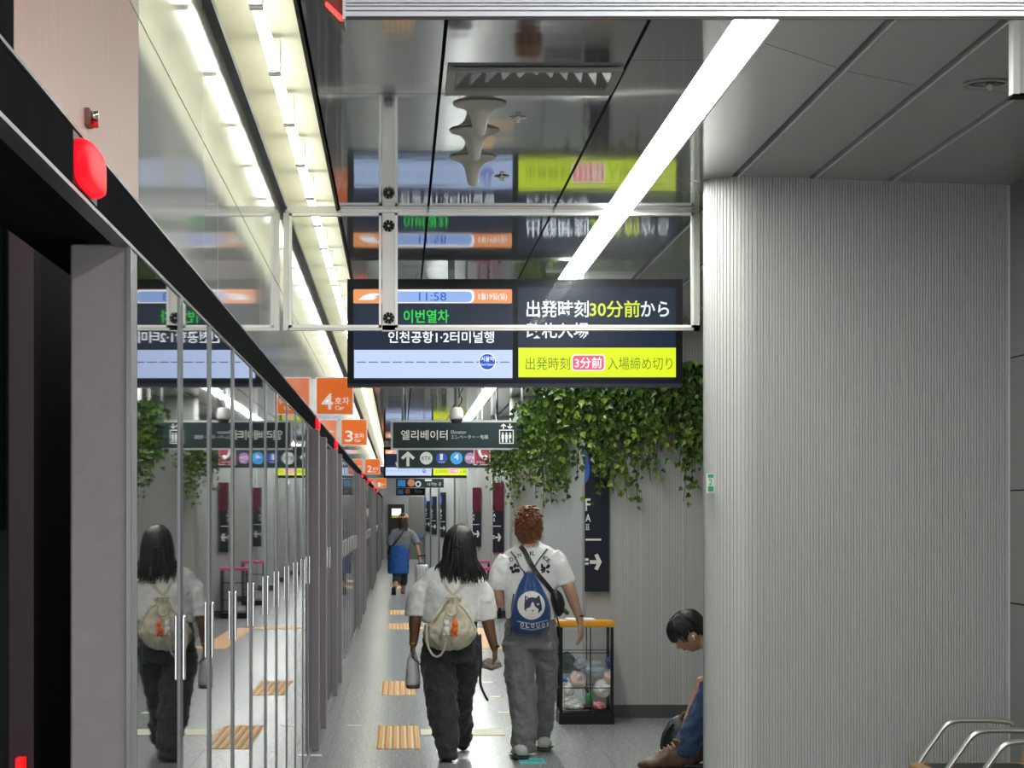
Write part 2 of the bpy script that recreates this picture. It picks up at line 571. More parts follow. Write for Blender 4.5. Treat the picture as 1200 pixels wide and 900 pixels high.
# ================================================================== CEILING FITTINGS
# fluorescent tubes in the cove
M_TUBE = mat('fluorescent_tube', (1, 1, 1), .3, emit=(0.93, 1.0, 0.93), es=TUBE_E)
bm = bmesh.new()
loft(bm, [(0, .03, 0), (0, 1.13, 0)], [.022, .022], 10)
tube_me = to_mesh('glowing_tube', bm, M_TUBE, True)
cap_bm = bmesh.new()
box(cap_bm, -.022, .022, 0, .028, -.022, .1)
cap_me = to_mesh('lamp_holder', cap_bm, WHITEPAINT)
nt_ = 0
y = 5.55
while y < YEND - 2:
    nm = 'fluorescent_lamp'
    nt_ += 1
    t = thing(nm, *((('sixth', 'fifth', 'fourth', 'third', 'second', 'first')[int((y - 5.5) / 1.2)] + ' glowing fluorescent tube in the cove, counted back from the glass barrier', 'lamp', (-.457, y, 3.20), 'near fluorescent tubes in the cove') if y < 12 else ('white fluorescent tube in the far cove beyond the glass barrier', 'lamp', (-.457, y, 3.20), 'far fluorescent tubes in the cove')))
    for me, dy in ((tube_me, 0), (cap_me, 0), (cap_me, 1.132)):
        o = bpy.data.objects.new(me.name, me); COL.objects.link(o); o.parent = t; o.location = (0, dy, 0)
    y += 1.2

# air vent with triangular louvres
s0 = D(8.5)
vt = thing('ceiling_vent', 'square grey ceiling vent with a row of angled louvres', 'vent', (.46, 8.52, CEIL))
bm = bmesh.new()
x0, x1, ya, yb = .165, .752, 8.27, 8.76
for b in ((x0, x0 + .03, ya, yb), (x1 - .03, x1, ya, yb), (x0 + .03, x1 - .03, ya, ya + .04), (x0 + .03, x1 - .03, yb - .10, yb)):
    box(bm, *b, CEIL - .014, CEIL + .0)
obj('vent_frame', bm, mat('vent_grey', (.30, .29, .26), .45), vt)
obj('vent_backing', bx(x0 + .02, x1 - .02, ya, yb - .05, CEIL - .003, CEIL - .0005), mat('vent_inside', (.14, .13, .11), .6), vt)
M_LOUV = mat('louvre_metal', (.26, .28, .31), .15, .9)
for k in range(11):
    xa = x0 + .034 + k * .048
    q = (k - 5) / 5.0
    dep = .06 + .24 * abs(q)
    bm = bmesh.new()
    tip = xa + .020 + .030 * q
    P = [(xa, ya + .05, CEIL - .004), (xa + .036, ya + .05, CEIL - .012), (tip + .008, ya + .05 + dep, CEIL - .010), (tip, ya + .05 + dep, CEIL - .006)]
    lo = [bm.verts.new(p) for p in P]; hi = [bm.verts.new((p[0], p[1], p[2] + .002)) for p in P]
    bm.faces.new(lo); bm.faces.new(hi[::-1])
    for i in range(4): bm.faces.new((lo[i], hi[i], hi[(i + 1) % 4], lo[(i + 1) % 4]))
    obj('louvre', bm, M_LOUV, vt)

# three flared cones hanging in a row
M_HORN = mat('beige_grey_plastic', (.50, .475, .41), .4)
for k, (px, py, s) in enumerate(((562, 121, 322), (556, 152, 301), (554, 184, 280))):
    p = pt(px, py, D(s)); p.z = CEIL
    bm = bmesh.new()
    lathe(bm, (0, 0, 0), [(.096, 0), (.098, -.004), (.090, -.010), (.068, -.016), (.052, -.024), (.041, -.036), (.033, -.055), (.027, -.080), (.021, -.110), (.014, -.120), (.005, -.123)], 28)
    t = tag(obj('ceiling_horn', bm, M_HORN, None, True), ('nearest of three flared grey cones hanging from the ceiling, just past the vent',
            'middle one of three flared grey cones hanging in a row from the ceiling', 'farthest of three flared grey cones, closest to the glass barrier')[k], 'ceiling fitting', 'flared cones on the ceiling')
    t.location = p
bm = bmesh.new(); lathe(bm, (0, 0, 0), [(.032, 0), (.032, -.004), (.02, -.008), (.008, -.009), (.008, -.018), (.014, -.021)], 20)
t = tag(obj('sprinkler', bm, mat('chrome', (.75, .75, .75), .15, 1), None, True), 'small round chrome sprinkler head beside the hanging cones', 'sprinkler'); t.location = pt(607, 137, D(311)); t.location.z = CEIL
bm = bmesh.new(); lathe(bm, (0, 0, 0), [(.032, 0), (.032, -.004), (.02, -.008), (.008, -.009), (.008, -.018), (.014, -.021)], 20)
t = tag(obj('sprinkler', bm, MATS['chrome'], None, True), 'small chrome sprinkler head near the glass barrier under the reflected display', 'sprinkler'); t.location = pt(588, 206, D(265)); t.location.z = CEIL
p = pt(1157, 97, D(338)); p.z = CEIL
dl = thing('downlight', 'round recessed downlight in the right ceiling, unlit', 'lamp', p)
bm = bmesh.new(); lathe(bm, p, [(.082, 0.0), (.084, -.008), (.07, -.008), (.062, -.002), (.06, .0)], 28); obj('trim_ring', bm, M_CEILR, dl, True)
bm = bmesh.new(); lathe(bm, p, [(.062, -.004), (.03, -.0045), (.001, -.005)], 24); obj('reflector', bm, mat('dark_reflector', (.05, .05, .05), .2, .7), dl, True)
bm = bmesh.new(); ball(bm, p + Vector((.01, 0, -.012)), .014, 10, 6); obj('bulb', bm, mat('pale_bulb', (.75, .65, .5), .3), dl, True)

# smoke-barrier glass hanging across the platform
Y = D(239)
M_BARGLASS = glass_mat('barrier_glass', (.95, .97, .97), 1.09, .008)
M_FRAME = mat('champagne_aluminium', (.46, .445, .40), .32, .75)
M_FRAMEL = mat('pale_frame_edge', (.72, .71, .67), .35, .5)
gb = thing('glass_barrier', 'framed glass smoke barrier hanging from the ceiling in front of the display', 'barrier', (.46, Y, CEIL))
for n_, b in (('top_rail', (334, 241.5, 820, 249.5)), ('bottom_rail', (338, 381, 820, 387)), ('side_post', (332, 249, 339, 387)), ('side_post', (813, 249, 820, 387)), ('middle_post', (448, 249, 463, 388))):
    obj(n_, rect(*b, Y, .05), M_FRAME, gb)
for b in ((339, 250, 447, 384), (463, 249.5, 813, 384)):
    bm = bmesh.new()
    for q in ((b[0], b[1], b[0] + 3, b[3]), (b[2] - 3, b[1], b[2], b[3]), (b[0], b[1], b[2], b[1] + 3), (b[0], b[3] - 3, b[2], b[3])):
        a_, c_ = pt(q[0], q[3], Y), pt(q[2], q[1], Y)
        box(bm, a_.x, c_.x, Y - .012, Y + .03, a_.z, c_.z)
    f = obj('pane_frame', bm, M_FRAMEL, gb)
    obj('pane', rect(b[0] + 3, b[1] + 3, b[2] - 3, b[3] - 3, Y + .01, .006), M_BARGLASS, f)
for py in (265, 373):
    bm = bmesh.new()
    c = pt(455.5, py, Y)
    for k in range(8):
        a = PI / 4 * k + .2
        box_ = [Vector((c.x + math.cos(a) * r + math.sin(a) * w, Y - .02, c.z + math.sin(a) * r - math.cos(a) * w)) for r, w in ((.006, .004), (.028, .008), (.028, -.008), (.006, -.004))]
        lo = [bm.verts.new(v) for v in box_]; hi = [bm.verts.new(v + Vector((0, .021, 0))) for v in box_]
        bm.faces.new(lo); bm.faces.new(hi[::-1])
        for i in range(4): bm.faces.new((lo[i], lo[(i + 1) % 4], hi[(i + 1) % 4], hi[i]))
    obj('clamp', bm, DARKMETAL, gb)

# ---- passenger information display
def scr(n, c, s=1.0): return screen_mat(n, c, s)
E_NAVY = scr('screen_navy', (.012, .020, .045), 1.0)
E_ORANGE = scr('screen_orange', (1.0, .38, .14), 1.0)
E_PALEB = scr('screen_pale_blue', (.55, .68, 1.0), 1.05)
E_MIDB = scr('screen_mid_blue', (.36, .54, 1.0), .95)
E_DBLUE = scr('screen_deep_blue', (.01, .10, .62), 1.0)
E_WHITE = scr('screen_white', (.9, .95, 1.0), 1.2)
E_GREEN = scr('screen_green', (.03, .85, .08), 1.0)
E_YELLOW = scr('screen_yellow', (.78, .95, .02), 1.0)
E_YTEXT = scr('screen_yellow_text', (.80, .90, .05), 1.05)
E_OLIVE = scr('screen_olive_text', (.16, .26, .01), 1.0)
E_PINK = scr('screen_pink', (1.0, .12, .20), 1.0)
E_GREY = scr('screen_line_grey', (.16, .18, .30), 1.0)
Y = D(193)
ds = thing('information_display', 'nearest twin-screen departure display hanging behind the glass barrier', 'display', (.6, Y, CEIL))
obj('casing', rect(407, 327, 800, 453, Y, .16), mat('display_black', (.006, .006, .007), .45, spec=.15), ds)
obj('lower_lip', rect(407, 449.5, 800, 453, Y - .006, .17), mat('display_lip', (.02, .025, .045), .4, spec=.2), ds)
for px in (529, 680):
    obj('hanger', rect(px - 4, 240, px + 4, 327, Y + .07, .04), mat('hanger_grey', (.25, .26, .27), .4, .4), ds)
ls = obj('screen', rect(414, 338, 601, 445, Y - .003, .003), E_NAVY, ds)
rs = obj('screen', rect(607, 337, 792, 444, Y - .003, .003), E_NAVY, ds)
y1, y2, y3 = Y - .005, Y - .007, Y - .009
def plate(n, b, yy, m, par, bev=0): return obj(n, rect(*b, yy, .002, bev), m, par)
plate('header_bar', (414, 339, 600, 355.5), y1, E_ORANGE, ls, .008)
plate('clock_pill_border', (452, 339.5, 556, 355), y2, E_WHITE, ls, .03)
plate('clock_pill', (452, 341.5, 553, 354), y3, E_MIDB, ls, .025)
lettering('11:58', (491, 342.5, 523, 352.5), y3 - .001, E_DBLUE, ls)
lettering('5월19일(일)', (560, 343.5, 594, 352.5), y2, E_WHITE, ls, .01)
bm = prism([(pt(q[0], q[1], Y).x, pt(q[0], q[1], Y).z) for q in ((420, 351.5), (426, 346.5), (434, 344), (446, 344), (446, 346), (436, 347), (442, 348), (438, 351.5))], y2, y2 + .001)
obj('train_logo', bm, E_WHITE, ls)
lettering('이번열차', (473, 363, 526, 378.5), y1, E_GREEN, ls, .014)
lettering('인천공항1·2터미널행', (455, 388, 579, 402), y1, E_WHITE, ls, .014)
plate('route_panel', (415, 410, 600.5, 443), y1, E_PALEB, ls)
for k in range(13):
    plate('route_dash', (418 + k * 14, 423.7, 429 + k * 14, 425), y2, E_GREY, ls)
bm = bmesh.new(); c = pt(571, 424, Y); disc(bm, (c.x, c.z), .052, y2 - .001, y2); obj('station_badge_rim', bm, E_WHITE, ls)
bm = bmesh.new(); disc(bm, (c.x, c.z), .047, y3, y3 + .001); obj('station_badge', bm, E_DBLUE, ls)
lettering('서울역', (563.5, 417.5, 578.5, 423.5), y3 - .001, E_WHITE, ls, .014)
lettering('Seoul Station', (563, 425.5, 579, 428.5), y3 - .001, E_WHITE, ls)
lettering('出発時刻', (617, 352, 690, 372), y1, E_WHITE, rs, .014)
lettering('30分前', (691, 352, 750, 372), y1, E_YTEXT, rs, .014)
lettering('から', (751, 353, 784, 371), y1, E_WHITE, rs, .014)
lettering('改札入場', (617, 378, 690, 396.5), y1, E_WHITE, rs, .014)
plate('notice_panel', (607.5, 407.5, 792, 442), y1, E_YELLOW, rs)
lettering('出発時刻', (616, 418.5, 668, 433.5), y2, E_OLIVE, rs)
plate('notice_pill_border', (670, 415.5, 709, 434.5), y2, E_WHITE, rs, .02)
plate('notice_pill', (671.2, 416.6, 707.8, 433.4), y3, E_PINK, rs, .018)
lettering('3分前', (673.5, 418.5, 705.5, 431.5), y3 - .001, E_WHITE, rs, .014)
lettering('入場締め切り', (712, 418.5, 788, 433.5), y2, E_OLIVE, rs)
dup(ds, (.6, D(56), CEIL), 'distant twin-screen departure display hanging beyond the line number sign')

# ---- car number signs on the wall
M_ORANGE = mat('orange_sign', (.95, .19, .02), .35, emit=(1.0, .18, .01), es=.12)
M_SIGNW = mat('sign_white', (.85, .85, .85), .5, emit=(1, 1, 1), es=.12)
for num, s in (('4', 174), ('3', 121), ('2', 71), ('1', 47)):
    Y = D(s)
    k = s / 174.0
    ox, oy = pt(0, 0, Y), 0
    X0 = -.556
    def q(px, py):   # offsets in the pixel frame of the sign marked 4
        return (467 + (X0 + (px - 370) / 174.0) * s, 604 + ((py - 604) / 174.0) * s)
    def b4(a, b, c, d): return (*q(a, b), *q(c, d))
    t = thing('car_number_sign', {'4': 'nearest and largest orange car sign, with a white 4', '3': 'second orange car sign, with a white 3', '2': 'third orange car sign, with a white 2', '1': 'farthest and smallest orange car sign, with a white 1'}[num], 'sign', (-.43, Y, 2.2 + .05))
    obj('sign_bracket', rect(*b4(366, 444, 371, 486), Y - .004, .03), ALU, t)
    obj('sign_border', rect(*b4(370, 442, 414, 486), Y, .02), M_SIGNW, t)
    obj('sign_face', rect(*b4(371, 443, 413, 485), Y - .002, .024), M_ORANGE, t)
    lettering(num, b4(376.5, 461, 390, 480), Y - .004, M_SIGNW, t, .014)
    lettering('호차', b4(392, 465.5, 409, 474), Y - .004, M_SIGNW, t, .014)
    lettering('Car', b4(392.5, 475.5, 403, 480.2), Y - .004, M_SIGNW, t, .014)

# ---- red door lamps on the header beam
M_REDLAMP = mat('red_lamp', (.6, .004, .01), .5, emit=(1.0, .004, .012), es=.8, spec=.15)
for k, (py_, s) in enumerate(((197, 648), (500, 170), (525, 131.6), (556, 76), (566, 64), (575, 51), (579.5, 45))):
    Y = D(s)
    lam = thing('door_lamp', ('large glowing red door lamp above the open doorway', 'red door lamp on the beam, second nearest, beside the orange 4', 'red door lamp on the beam, third nearest, beside the orange 3',
              'nearer of the paired red door lamps beside the car 2 sign', 'farther of the paired red door lamps beside the car 2 sign', 'red door lamp on the far beam before the last one', 'farthest tiny red door lamp at the end of the beam')[k],
              'lamp', (-.57, Y, 2.17), 'red door lamps along the header beam')
    bm = bmesh.new()
    h, L = .042, .16
    prf = []
    for a in range(24):
        th = 2 * PI * a / 24
        cx_, sx_ = math.cos(th), math.sin(th)
        prf.append((Y + L * math.copysign(abs(cx_) ** .5, cx_), 2.176 + h * math.copysign(abs(sx_) ** .5, sx_)))
    lay = []
    for dx, sc in ((-.57, 1.0), (-.555, 1.0), (-.545, .9), (-.542, .6)):
        lay.append([bm.verts.new((dx, Y + (a - Y) * sc, 2.176 + (z - 2.176) * sc)) for a, z in prf])
    for a, b in zip(lay, lay[1:]):
        for i in range(24): bm.faces.new((a[i], b[i], b[(i + 1) % 24], a[(i + 1) % 24]))
    bm.faces.new(lay[-1]); bm.faces.new(lay[0][::-1])
    obj('lens', bm, M_REDLAMP, lam, True)
    obj('base_plate', bx(-.575, -.566, Y - L - .01, Y + L + .01, 2.13, 2.222), DARKMETAL, lam)

# small key lock on the first panel
p = pt(105, 138, D(636))
lk = thing('panel_lock', 'small silver and red key lock on the pinkish wall panel', 'lock', (-.57, D(636), p.z))
bm = bmesh.new(); box(bm, -.576, -.566, p.y - .03, p.y + .03, p.z - .016, p.z + .014); obj('lock_plate', bm, mat('brown_plate', (.2, .1, .08), .5), lk)
bm = bmesh.new(); loft(bm, [(-.57, p.y, p.z + .004), (-.553, p.y, p.z + .004)], [.009, .009], 12, side=(0, 0, 1)); obj('lock_barrel', bm, MATS['chrome'], lk, True)
bm = bmesh.new(); loft(bm, [(-.566, p.y, p.z - .012), (-.553, p.y, p.z - .012)], [.007, .007], 12, side=(0, 0, 1)); obj('lock_tab', bm, mat('red_tab', (.7, .01, .02), .3), lk, True)

# ---- overhead sign box in the foreground, seen from behind
Y = D(612)
ob = thing('overhead_sign', 'long aluminium overhead sign box at the top, seen from behind', 'sign', (.6, Y, 2.6))
a, b = pt(403, 22, Y), pt(1290, -120, Y)
M_ALW = mat('white_aluminium', (.62, .63, .66), .35, .3)
obj('sign_box', bx(a.x + .01, b.x, Y + .004, Y + .14, pt(0, 15, Y + .14).z, b.z), mat('sign_back_grey', (.35, .36, .40), .4), ob)
for py0_, py1_ in ((13.5, 19.5), (8, 12.3), (4.5, 7), (0, 3.2), (-6, -1.5), (-12, -8)):
    q0, q1 = pt(403, py1_, Y), pt(1290, py0_, Y)
    obj('rail', bx(q0.x, q1.x, Y - .003, Y + .006, q0.z, q1.z, bevel=.0008), M_ALW, ob)
obj('lower_edge', rect(403, 19.5, 1290, 22.4, Y, .008), mat('dark_maroon_edge', (.05, .018, .018), .5), ob)
q0, q1 = pt(386, 20.5, Y), pt(403, -100, Y)
bm = bmesh.new()
pr = [(pt(c_, r_, Y).x, pt(c_, r_, Y).z) for c_, r_ in ((403.5, 22.5), (386, 3), (378, -3), (378, -60), (403.5, -60))]
e = obj('end_cap', prism(pr, Y + .03, Y + .13), mat('end_cap_brown', (.16, .08, .05), .5), ob)
pr = [(pt(c_, r_, Y).x, pt(c_, r_, Y).z) for c_, r_ in ((402, 20), (383, 2), (381, 3.5), (399, 21.5))]
obj('red_glow_strip', prism(pr, Y - .002, Y + .03), mat('red_strip', (.8, .05, .04), .4, emit=(1, .04, .03), es=1.0), e)
obj('corner_trim', rect(401.5, -40, 405, 22, Y - .005, .03), M_ALW, ob)

Y = D(400)
hp = thing('hanging_board', 'white edge of a hanging board at the upper right corner', 'board', (2.2, Y, 2.8))
obj('board', rect(1188, -20, 1420, 109, Y, .06), mat('white_board', (.72, .71, .67), .5), hp)
obj('bottom_cap', rect(1187.5, 109, 1420, 112.5, Y - .003, .066), BLACK, hp)
obj('edge_trim', rect(1187.5, 24, 1195.5, 109.5, Y - .01, .03), mat('white_trim', (.80, .78, .73), .4), hp)

# ================================================================== HANGING WAY SIGNS
M_SIGN = mat('sign_slate', (.022, .036, .042), .5, spec=.2)
M_SIGNF = mat('sign_frame', (.42, .44, .42), .4, .5)
M_SW = mat('sign_lettering_white', (.78, .80, .78), .5)
M_SB = mat('sign_dark_blue', (.01, .06, .42), .4)
M_SL = mat('sign_light_blue', (.03, .30, .75), .4)
M_SP = mat('sign_purple', (.36, .18, .42), .4)
M_SM = mat('sign_maroon', (.36, .02, .06), .4)
M_SO = mat('sign_salmon', (.85, .30, .12), .4)
M_SG = mat('sign_green', (.01, .32, .12), .4)
def arrow_up(px, py, w, h, Y, m, par, ang=0.0, th=.28):
    """arrow of strokes, pointing up, turned by ang (clockwise)"""
    c = pt(px, py, Y); k = Y / F
    bm = bmesh.new()
    def stroke(ax, ay, bx_, by_, t):
        a = Vector((ax, ay)); b = Vector((bx_, by_)); d = (b - a).normalized(); n_ = Vector((-d.y, d.x)) * t / 2
        a -= d * t * .3; b += d * t * .3
        P = [a + n_, a - n_, b - n_, b + n_]
        R = Matrix.Rotation(-ang, 2)
        P = [R @ p_ for p_ in P]
        vs = [(c.x + p_.x * k, c.z + p_.y * k) for p_ in P]
        arrow_up.n = getattr(arrow_up, 'n', 0) + 1; yo_ = Y - .0006 * (arrow_up.n % 3)
        lo = [bm.verts.new((x, yo_, z)) for x, z in vs]; hi = [bm.verts.new((x, Y + .002, z)) for x, z in vs]
        bm.faces.new(lo); bm.faces.new(hi[::-1])
        for i in range(4): bm.faces.new((lo[i], lo[(i + 1) % 4], hi[(i + 1) % 4], hi[i]))
    t = w * th
    stroke(0, -h / 2, 0, h / 2 - t * .5, t); stroke(-w / 2, h * .05, 0, h / 2 - t * .4, t); stroke(w / 2, h * .05, 0, h / 2 - t * .4, t)
    return obj('arrow', bm, m, par)
def dot(px, py, r, Y, m, par, n='badge'):
    bm = bmesh.new(); c = pt(px, py, Y); disc(bm, (c.x, c.z), r * Y / F, Y, Y + .002); return obj(n, bm, m, par)
def rods(pxs, ytop, Y, par):
    for px in pxs:
        a = pt(px, ytop, Y); bm = bmesh.new(); loft(bm, [(a.x, Y + .04, a.z - .01), (a.x, Y + .04, CEIL)], [.012, .012], 8); obj('hanger', bm, MATS['hanger_grey'], par, True)

Y = D(117)
sg = thing('elevator_sign', 'long slate elevator sign with white lettering, hanging left of the ivy', 'sign', (.6, Y, CEIL))
rods((472, 612), 493, Y, sg)
obj('sign_frame', rect(458, 492.5, 623, 527, Y, .10), M_SIGNF, sg)
fc = obj('sign_face', rect(460.5, 495, 622, 525, Y - .004, .02), M_SIGN, sg)
z = Y - .006
lettering('엘리베이터', (470, 504, 524.5, 515.5), z, M_SW, fc, .014)
lettering('Elevator', (528.5, 504.2, 546.5, 508.4), z, mat('sign_grey_lettering', (.45, .47, .47), .5), fc, .01)
lettering('エレベーター・电梯', (528.5, 509.5, 572, 514.6), z, MATS['sign_grey_lettering'], fc, .01)
bm = bmesh.new()
k = Y / F
def frame_px(bm, x0, y0, x1, y1, w, Y):
    for q in ((x0, y0, x0 + w, y1), (x1 - w, y0, x1, y1), (x0, y0, x1, y0 + w), (x0, y1 - w, x1, y1)):
        a, c = pt(q[0], q[3], Y), pt(q[2], q[1], Y); box(bm, a.x, c.x, Y, Y + .002, a.z, c.z)
frame_px(bm, 585, 503.5, 602, 520, 1.1, z)
obj('icon_frame', bm, M_SW, fc)
for px in (589.2, 593.5, 597.8):
    bm = bmesh.new(); c = pt(px, 507.8, z); disc(bm, (c.x, c.z), 1.0 * k, z, z + .002, 12)
    a, c = pt(px - 1.5, 514.5, z), pt(px + 1.5, 509.2, z); box(bm, a.x, c.x, z, z + .002, a.z, c.z)
    a, c = pt(px - 1.0, 518.3, z), pt(px + 1.0, 514.5, z); box(bm, a.x, c.x, z, z + .002, a.z, c.z)
    obj('figure_icon', bm, M_SW, fc)
arrow_up(590, 499.6, 5, 5.6, z, M_SW, fc); arrow_up(597.5, 499.6, 5, 5.6, z, M_SW, fc, PI)

Y = D(85)
sg = thing('line_number_sign', 'slate sign with up arrow and round line number badges behind the elevator sign', 'sign', (.6, Y, CEIL))
rods((475, 582), 524, Y, sg)
obj('sign_frame', rect(465, 522.5, 592, 549, Y, .10), M_SIGNF, sg)
fc = obj('sign_face', rect(467, 524, 591, 548, Y - .004, .02), M_SIGN, sg)
z = Y - .006
arrow_up(478, 537.5, 12.5, 15.5, z, M_SW, fc)
dot(499.5, 537, 7.4, z, M_SW, fc); lettering('KTX', (494.3, 534.8, 504.7, 539.2), z - .003, mat('badge_grey', (.12, .12, .14), .5), fc, .014)
dot(517.5, 537, 6.6, z, M_SB, fc); lettering('1', (515.6, 532, 519, 539), z - .003, M_SW, fc, .014)
lettering('Line', (514, 540.3, 521, 542), z - .003, M_SW, fc)
dot(535, 537, 7.2, z, M_SL, fc); lettering('4', (532, 532, 537.6, 539), z - .003, M_SW, fc, .014)
dot(551, 537, 6.6, z, M_SP, fc); lettering('GTX', (546.4, 534.6, 555.6, 538.4), z - .003, M_SW, fc, .014)
lettering('A', (551.5, 539.2, 554, 541.8), z - .003, M_SW, fc, .014)
Y = D(90)
pg = thing('telephone_sign', 'square maroon sign with a white telephone handset overlapping the line number sign', 'sign', (1.2, Y, CEIL))
rods((565,), 524, Y, pg)
obj('sign_border', rect(555, 522, 574.5, 545, Y, .03), mat('sign_pink_border', (.75, .55, .55), .5), pg)
fc = obj('sign_face', rect(556, 523, 573.7, 544.2, Y - .003, .03), M_SM, pg)
bm = bmesh.new()
c = [pt(a_, b_, Y - .02) for a_, b_ in ((561, 525), (561.5, 530), (564, 535), (569, 538))]
tube(bm, c, .022, 8, 4)
for e_ in (c[0] + Vector((.02, 0, .0)), c[-1] + Vector((0, 0, .022))): ball(bm, e_, (.03, .012, .032), 10, 6)
obj('handset_icon', bm, M_SW, fc, True)
lettering('공중전화', (558, 540.5, 571.5, 543.2), Y - .005, M_SW, fc)
Y = D(80)
sm = thing('small_sign', 'small dark sign with pale lettering right of the telephone sign', 'sign', (1.4, Y, CEIL))
obj('sign_face', rect(575, 528, 592, 536.5, Y, .04), M_SIGN, sm); rods((583,), 528, Y, sm)
lettering('화장실', (577, 530, 589.5, 535), Y - .003, M_SW, sm, .014)

for k, (s, py0_, py1_, x1_, lab) in enumerate(((50, 561, 571.5, 520, 'nearer of two far slate signs with round icons above the end door'), (36, 572, 580.5, 505, 'farther and smaller of two far slate signs with round icons'))):
    Y = D(s)
    sg = thing('platform_sign', lab, 'sign', (.5, Y, CEIL), 'far hanging signs with round icons')
    fc = obj('sign_face', rect(464, py0_, x1_, py1_, Y, .08), M_SIGN, sg)
    w = (x1_ - 464) / 55
    h = (py1_ - py0_)
    cy = (py0_ + py1_) / 2
    rods((470, x1_ - 6), py0_, Y, sg)
    obj('blue_icon', rect(466, py0_ + 1.5, 466 + 9 * w, py1_ - 1.5, Y - .004, .004), M_SL, fc)
    dot(466 + 15.5 * w, cy - .5, 4.2 * w, Y - .004, M_SO, fc, 'salmon_icon')
    if k == 0:
        dot(490, cy + 1, 3.6, Y - .005, M_SW, fc, 'ring_icon'); dot(490, cy + 1, 1.8, Y - .01, M_SIGN, fc, 'ring_centre')
        lettering('나가는 곳', (501, cy - 1, 517, cy + 3), Y - .004, M_SW, fc)
        obj('upper_mark', rect(498, cy - 4.5, 506, cy - 2.5, Y - .004, .003), M_SW, fc)
    else:
        lettering('타는 곳', (486, cy - 2.5, 502, cy + 2), Y - .004, M_SW, fc)
    if k == 1:
        pass
Y = D(110)
ex = thing('exit_sign', 'green exit sign on a white arm, half hidden by the ivy', 'sign', (1.4, Y, 2.4))
obj('arm', rect(610.5, 505.6, 634, 509.2, Y, .03), WHITEPAINT, ex)
fc = obj('sign_face', rect(617, 508.5, 632, 531.5, Y + .01, .04), M_SG, ex)
bm = bmesh.new(); frame_px(bm, 616.6, 508, 632.5, 532, 1.2, Y + .007); obj('sign_border', bm, mat('exit_border', (.6, .75, .65), .5), fc)
arrow_up(619.8, 527, 4, 5.5, Y + .006, M_SW, fc, -PI / 2)
obj('post', bx(pt(634, 0, Y).x - .012, pt(634, 0, Y).x + .012, Y, Y + .03, pt(0, 509, Y).z, CEIL), WHITEPAINT, ex)

Y = D(120)
dm = thing('dome_camera', 'white dome security camera hanging on a pole above the elevator sign', 'camera', (pt(535, 0, Y).x, Y, CEIL))
c = pt(535, 486, Y)
bm = bmesh.new(); loft(bm, [(c.x, Y, c.z + .06), (c.x, Y, CEIL)], [.016, .016], 8); obj('pole', bm, MATS['hanger_grey'], dm, True)
bm = bmesh.new(); lathe(bm, (c.x, Y, c.z), [(.02, .075), (.05, .065), (.066, .03), (.07, -.02), (.066, -.045)], 24); obj('housing', bm, mat('camera_white', (.7, .68, .66), .35), dm, True)
bm = bmesh.new(); ball(bm, Vector((c.x, Y, c.z - .045)), (.06, .06, .05), 18, 10); obj('dome', bm, mat('smoked_dome', (.05, .05, .055), .08), dm, True)
bm = bmesh.new(); tube(bm, [(c.x + .02, Y - .02, c.z + .07), (c.x + .05, Y - .03, c.z + .15), (c.x + .02, Y - .02, c.z + .25), (c.x + .06, Y, CEIL)], .006, 6); obj('cable', bm, DARKMETAL, dm, True)

# ---- tall arrow signs on the wall fins
M_NAVY = mat('sign_navy', (.016, .020, .030), .5, spec=.2)
M_NAVYR = mat('sign_navy_maroon', (.11, .014, .035), .5, spec=.2)
M_LOGO = mat('sign_logo_blue', (.03, .17, .75), .35)
def arrow_sign(yf, x0, w, ztop, zbot, label, tall=True, red=False):
    Y = yf - .055
    s = F / Y
    t = thing('arrow_sign', label, 'sign', (x0 + w / 2, Y, zbot), 'tall arrow signs on the ribbed walls')
    px0 = 467 + x0 * s; px1 = 467 + (x0 + w) * s
    pyb = 604 - (zbot - CAM_H) * s; pyt = 604 - (ztop - CAM_H) * s
    obj('sign_board', rect(px0, pyt, px1, pyb, Y, .054), M_NAVY, t)
    k = s / 159.0
    yy = Y - .002
    def L(a, b, c, d): return (px0 + a * k, pyb - b * k, px0 + c * k, pyb - d * k)
    if red: obj('maroon_band', rect(*L(0, (ztop - zbot) * 159, w * 159, 100), yy, .002), M_NAVYR, t)
    obj('rule', rect(*L(0.5, 64.3, 19.5, 62), yy, .002), M_SW, t)
    arrow_up(px0 + 13.2 * k, pyb - 36 * k, 26 * k * .62, 12.5 * k, yy, M_SW, t, PI / 2)
    for a, b in ((37.5, 40), (32.5, 35)): obj('small_mark', rect(*L(0, b + 0.5, 4.2, a), yy, .002), M_SW, t)
    lettering('표', L(0.3, 82, 5.5, 75), yy, M_SW, t, .014)
    lettering('A', L(0.3, 94, 6.8, 85), yy, M_SW, t, .014)
    lettering('F', L(0.3, 113, 6.5, 98), yy, M_SW, t, .014)
    if not red:
        bm = bmesh.new(); c = (px0, pyb - 152 * k)
        vs = [(pt(c[0] + 5.5 * k * math.sin(PI * i / 12), 0, yy).x, pt(0, c[1] - 20 * k * math.cos(PI * i / 12), yy).z) for i in range(13)]
        obj('logo_oval', prism(vs, yy, yy + .002), M_LOGO, t)
arrow_sign(fin_y[0], 1.425, .183, 2.32, .968, 'nearest navy arrow sign at the edge of the wall behind the ivy')
arrow_sign(fin_y[3], 1.435, .165, 2.05, .99, 'navy and maroon arrow sign between the two heads of the walking women', red=True)
arrow_sign(fin_y[4], 1.30 + .03, .15, 2.05, .99, 'navy and maroon arrow sign just right of the black-haired head', red=True)
arrow_sign(fin_y[7], 1.09, .15, 2.15, .99, 'narrow dark arrow sign farther down, third from the far end')
arrow_sign(fin_y[8], .95, .15, 2.1, 1.0, 'narrow dark arrow sign second from the far end')
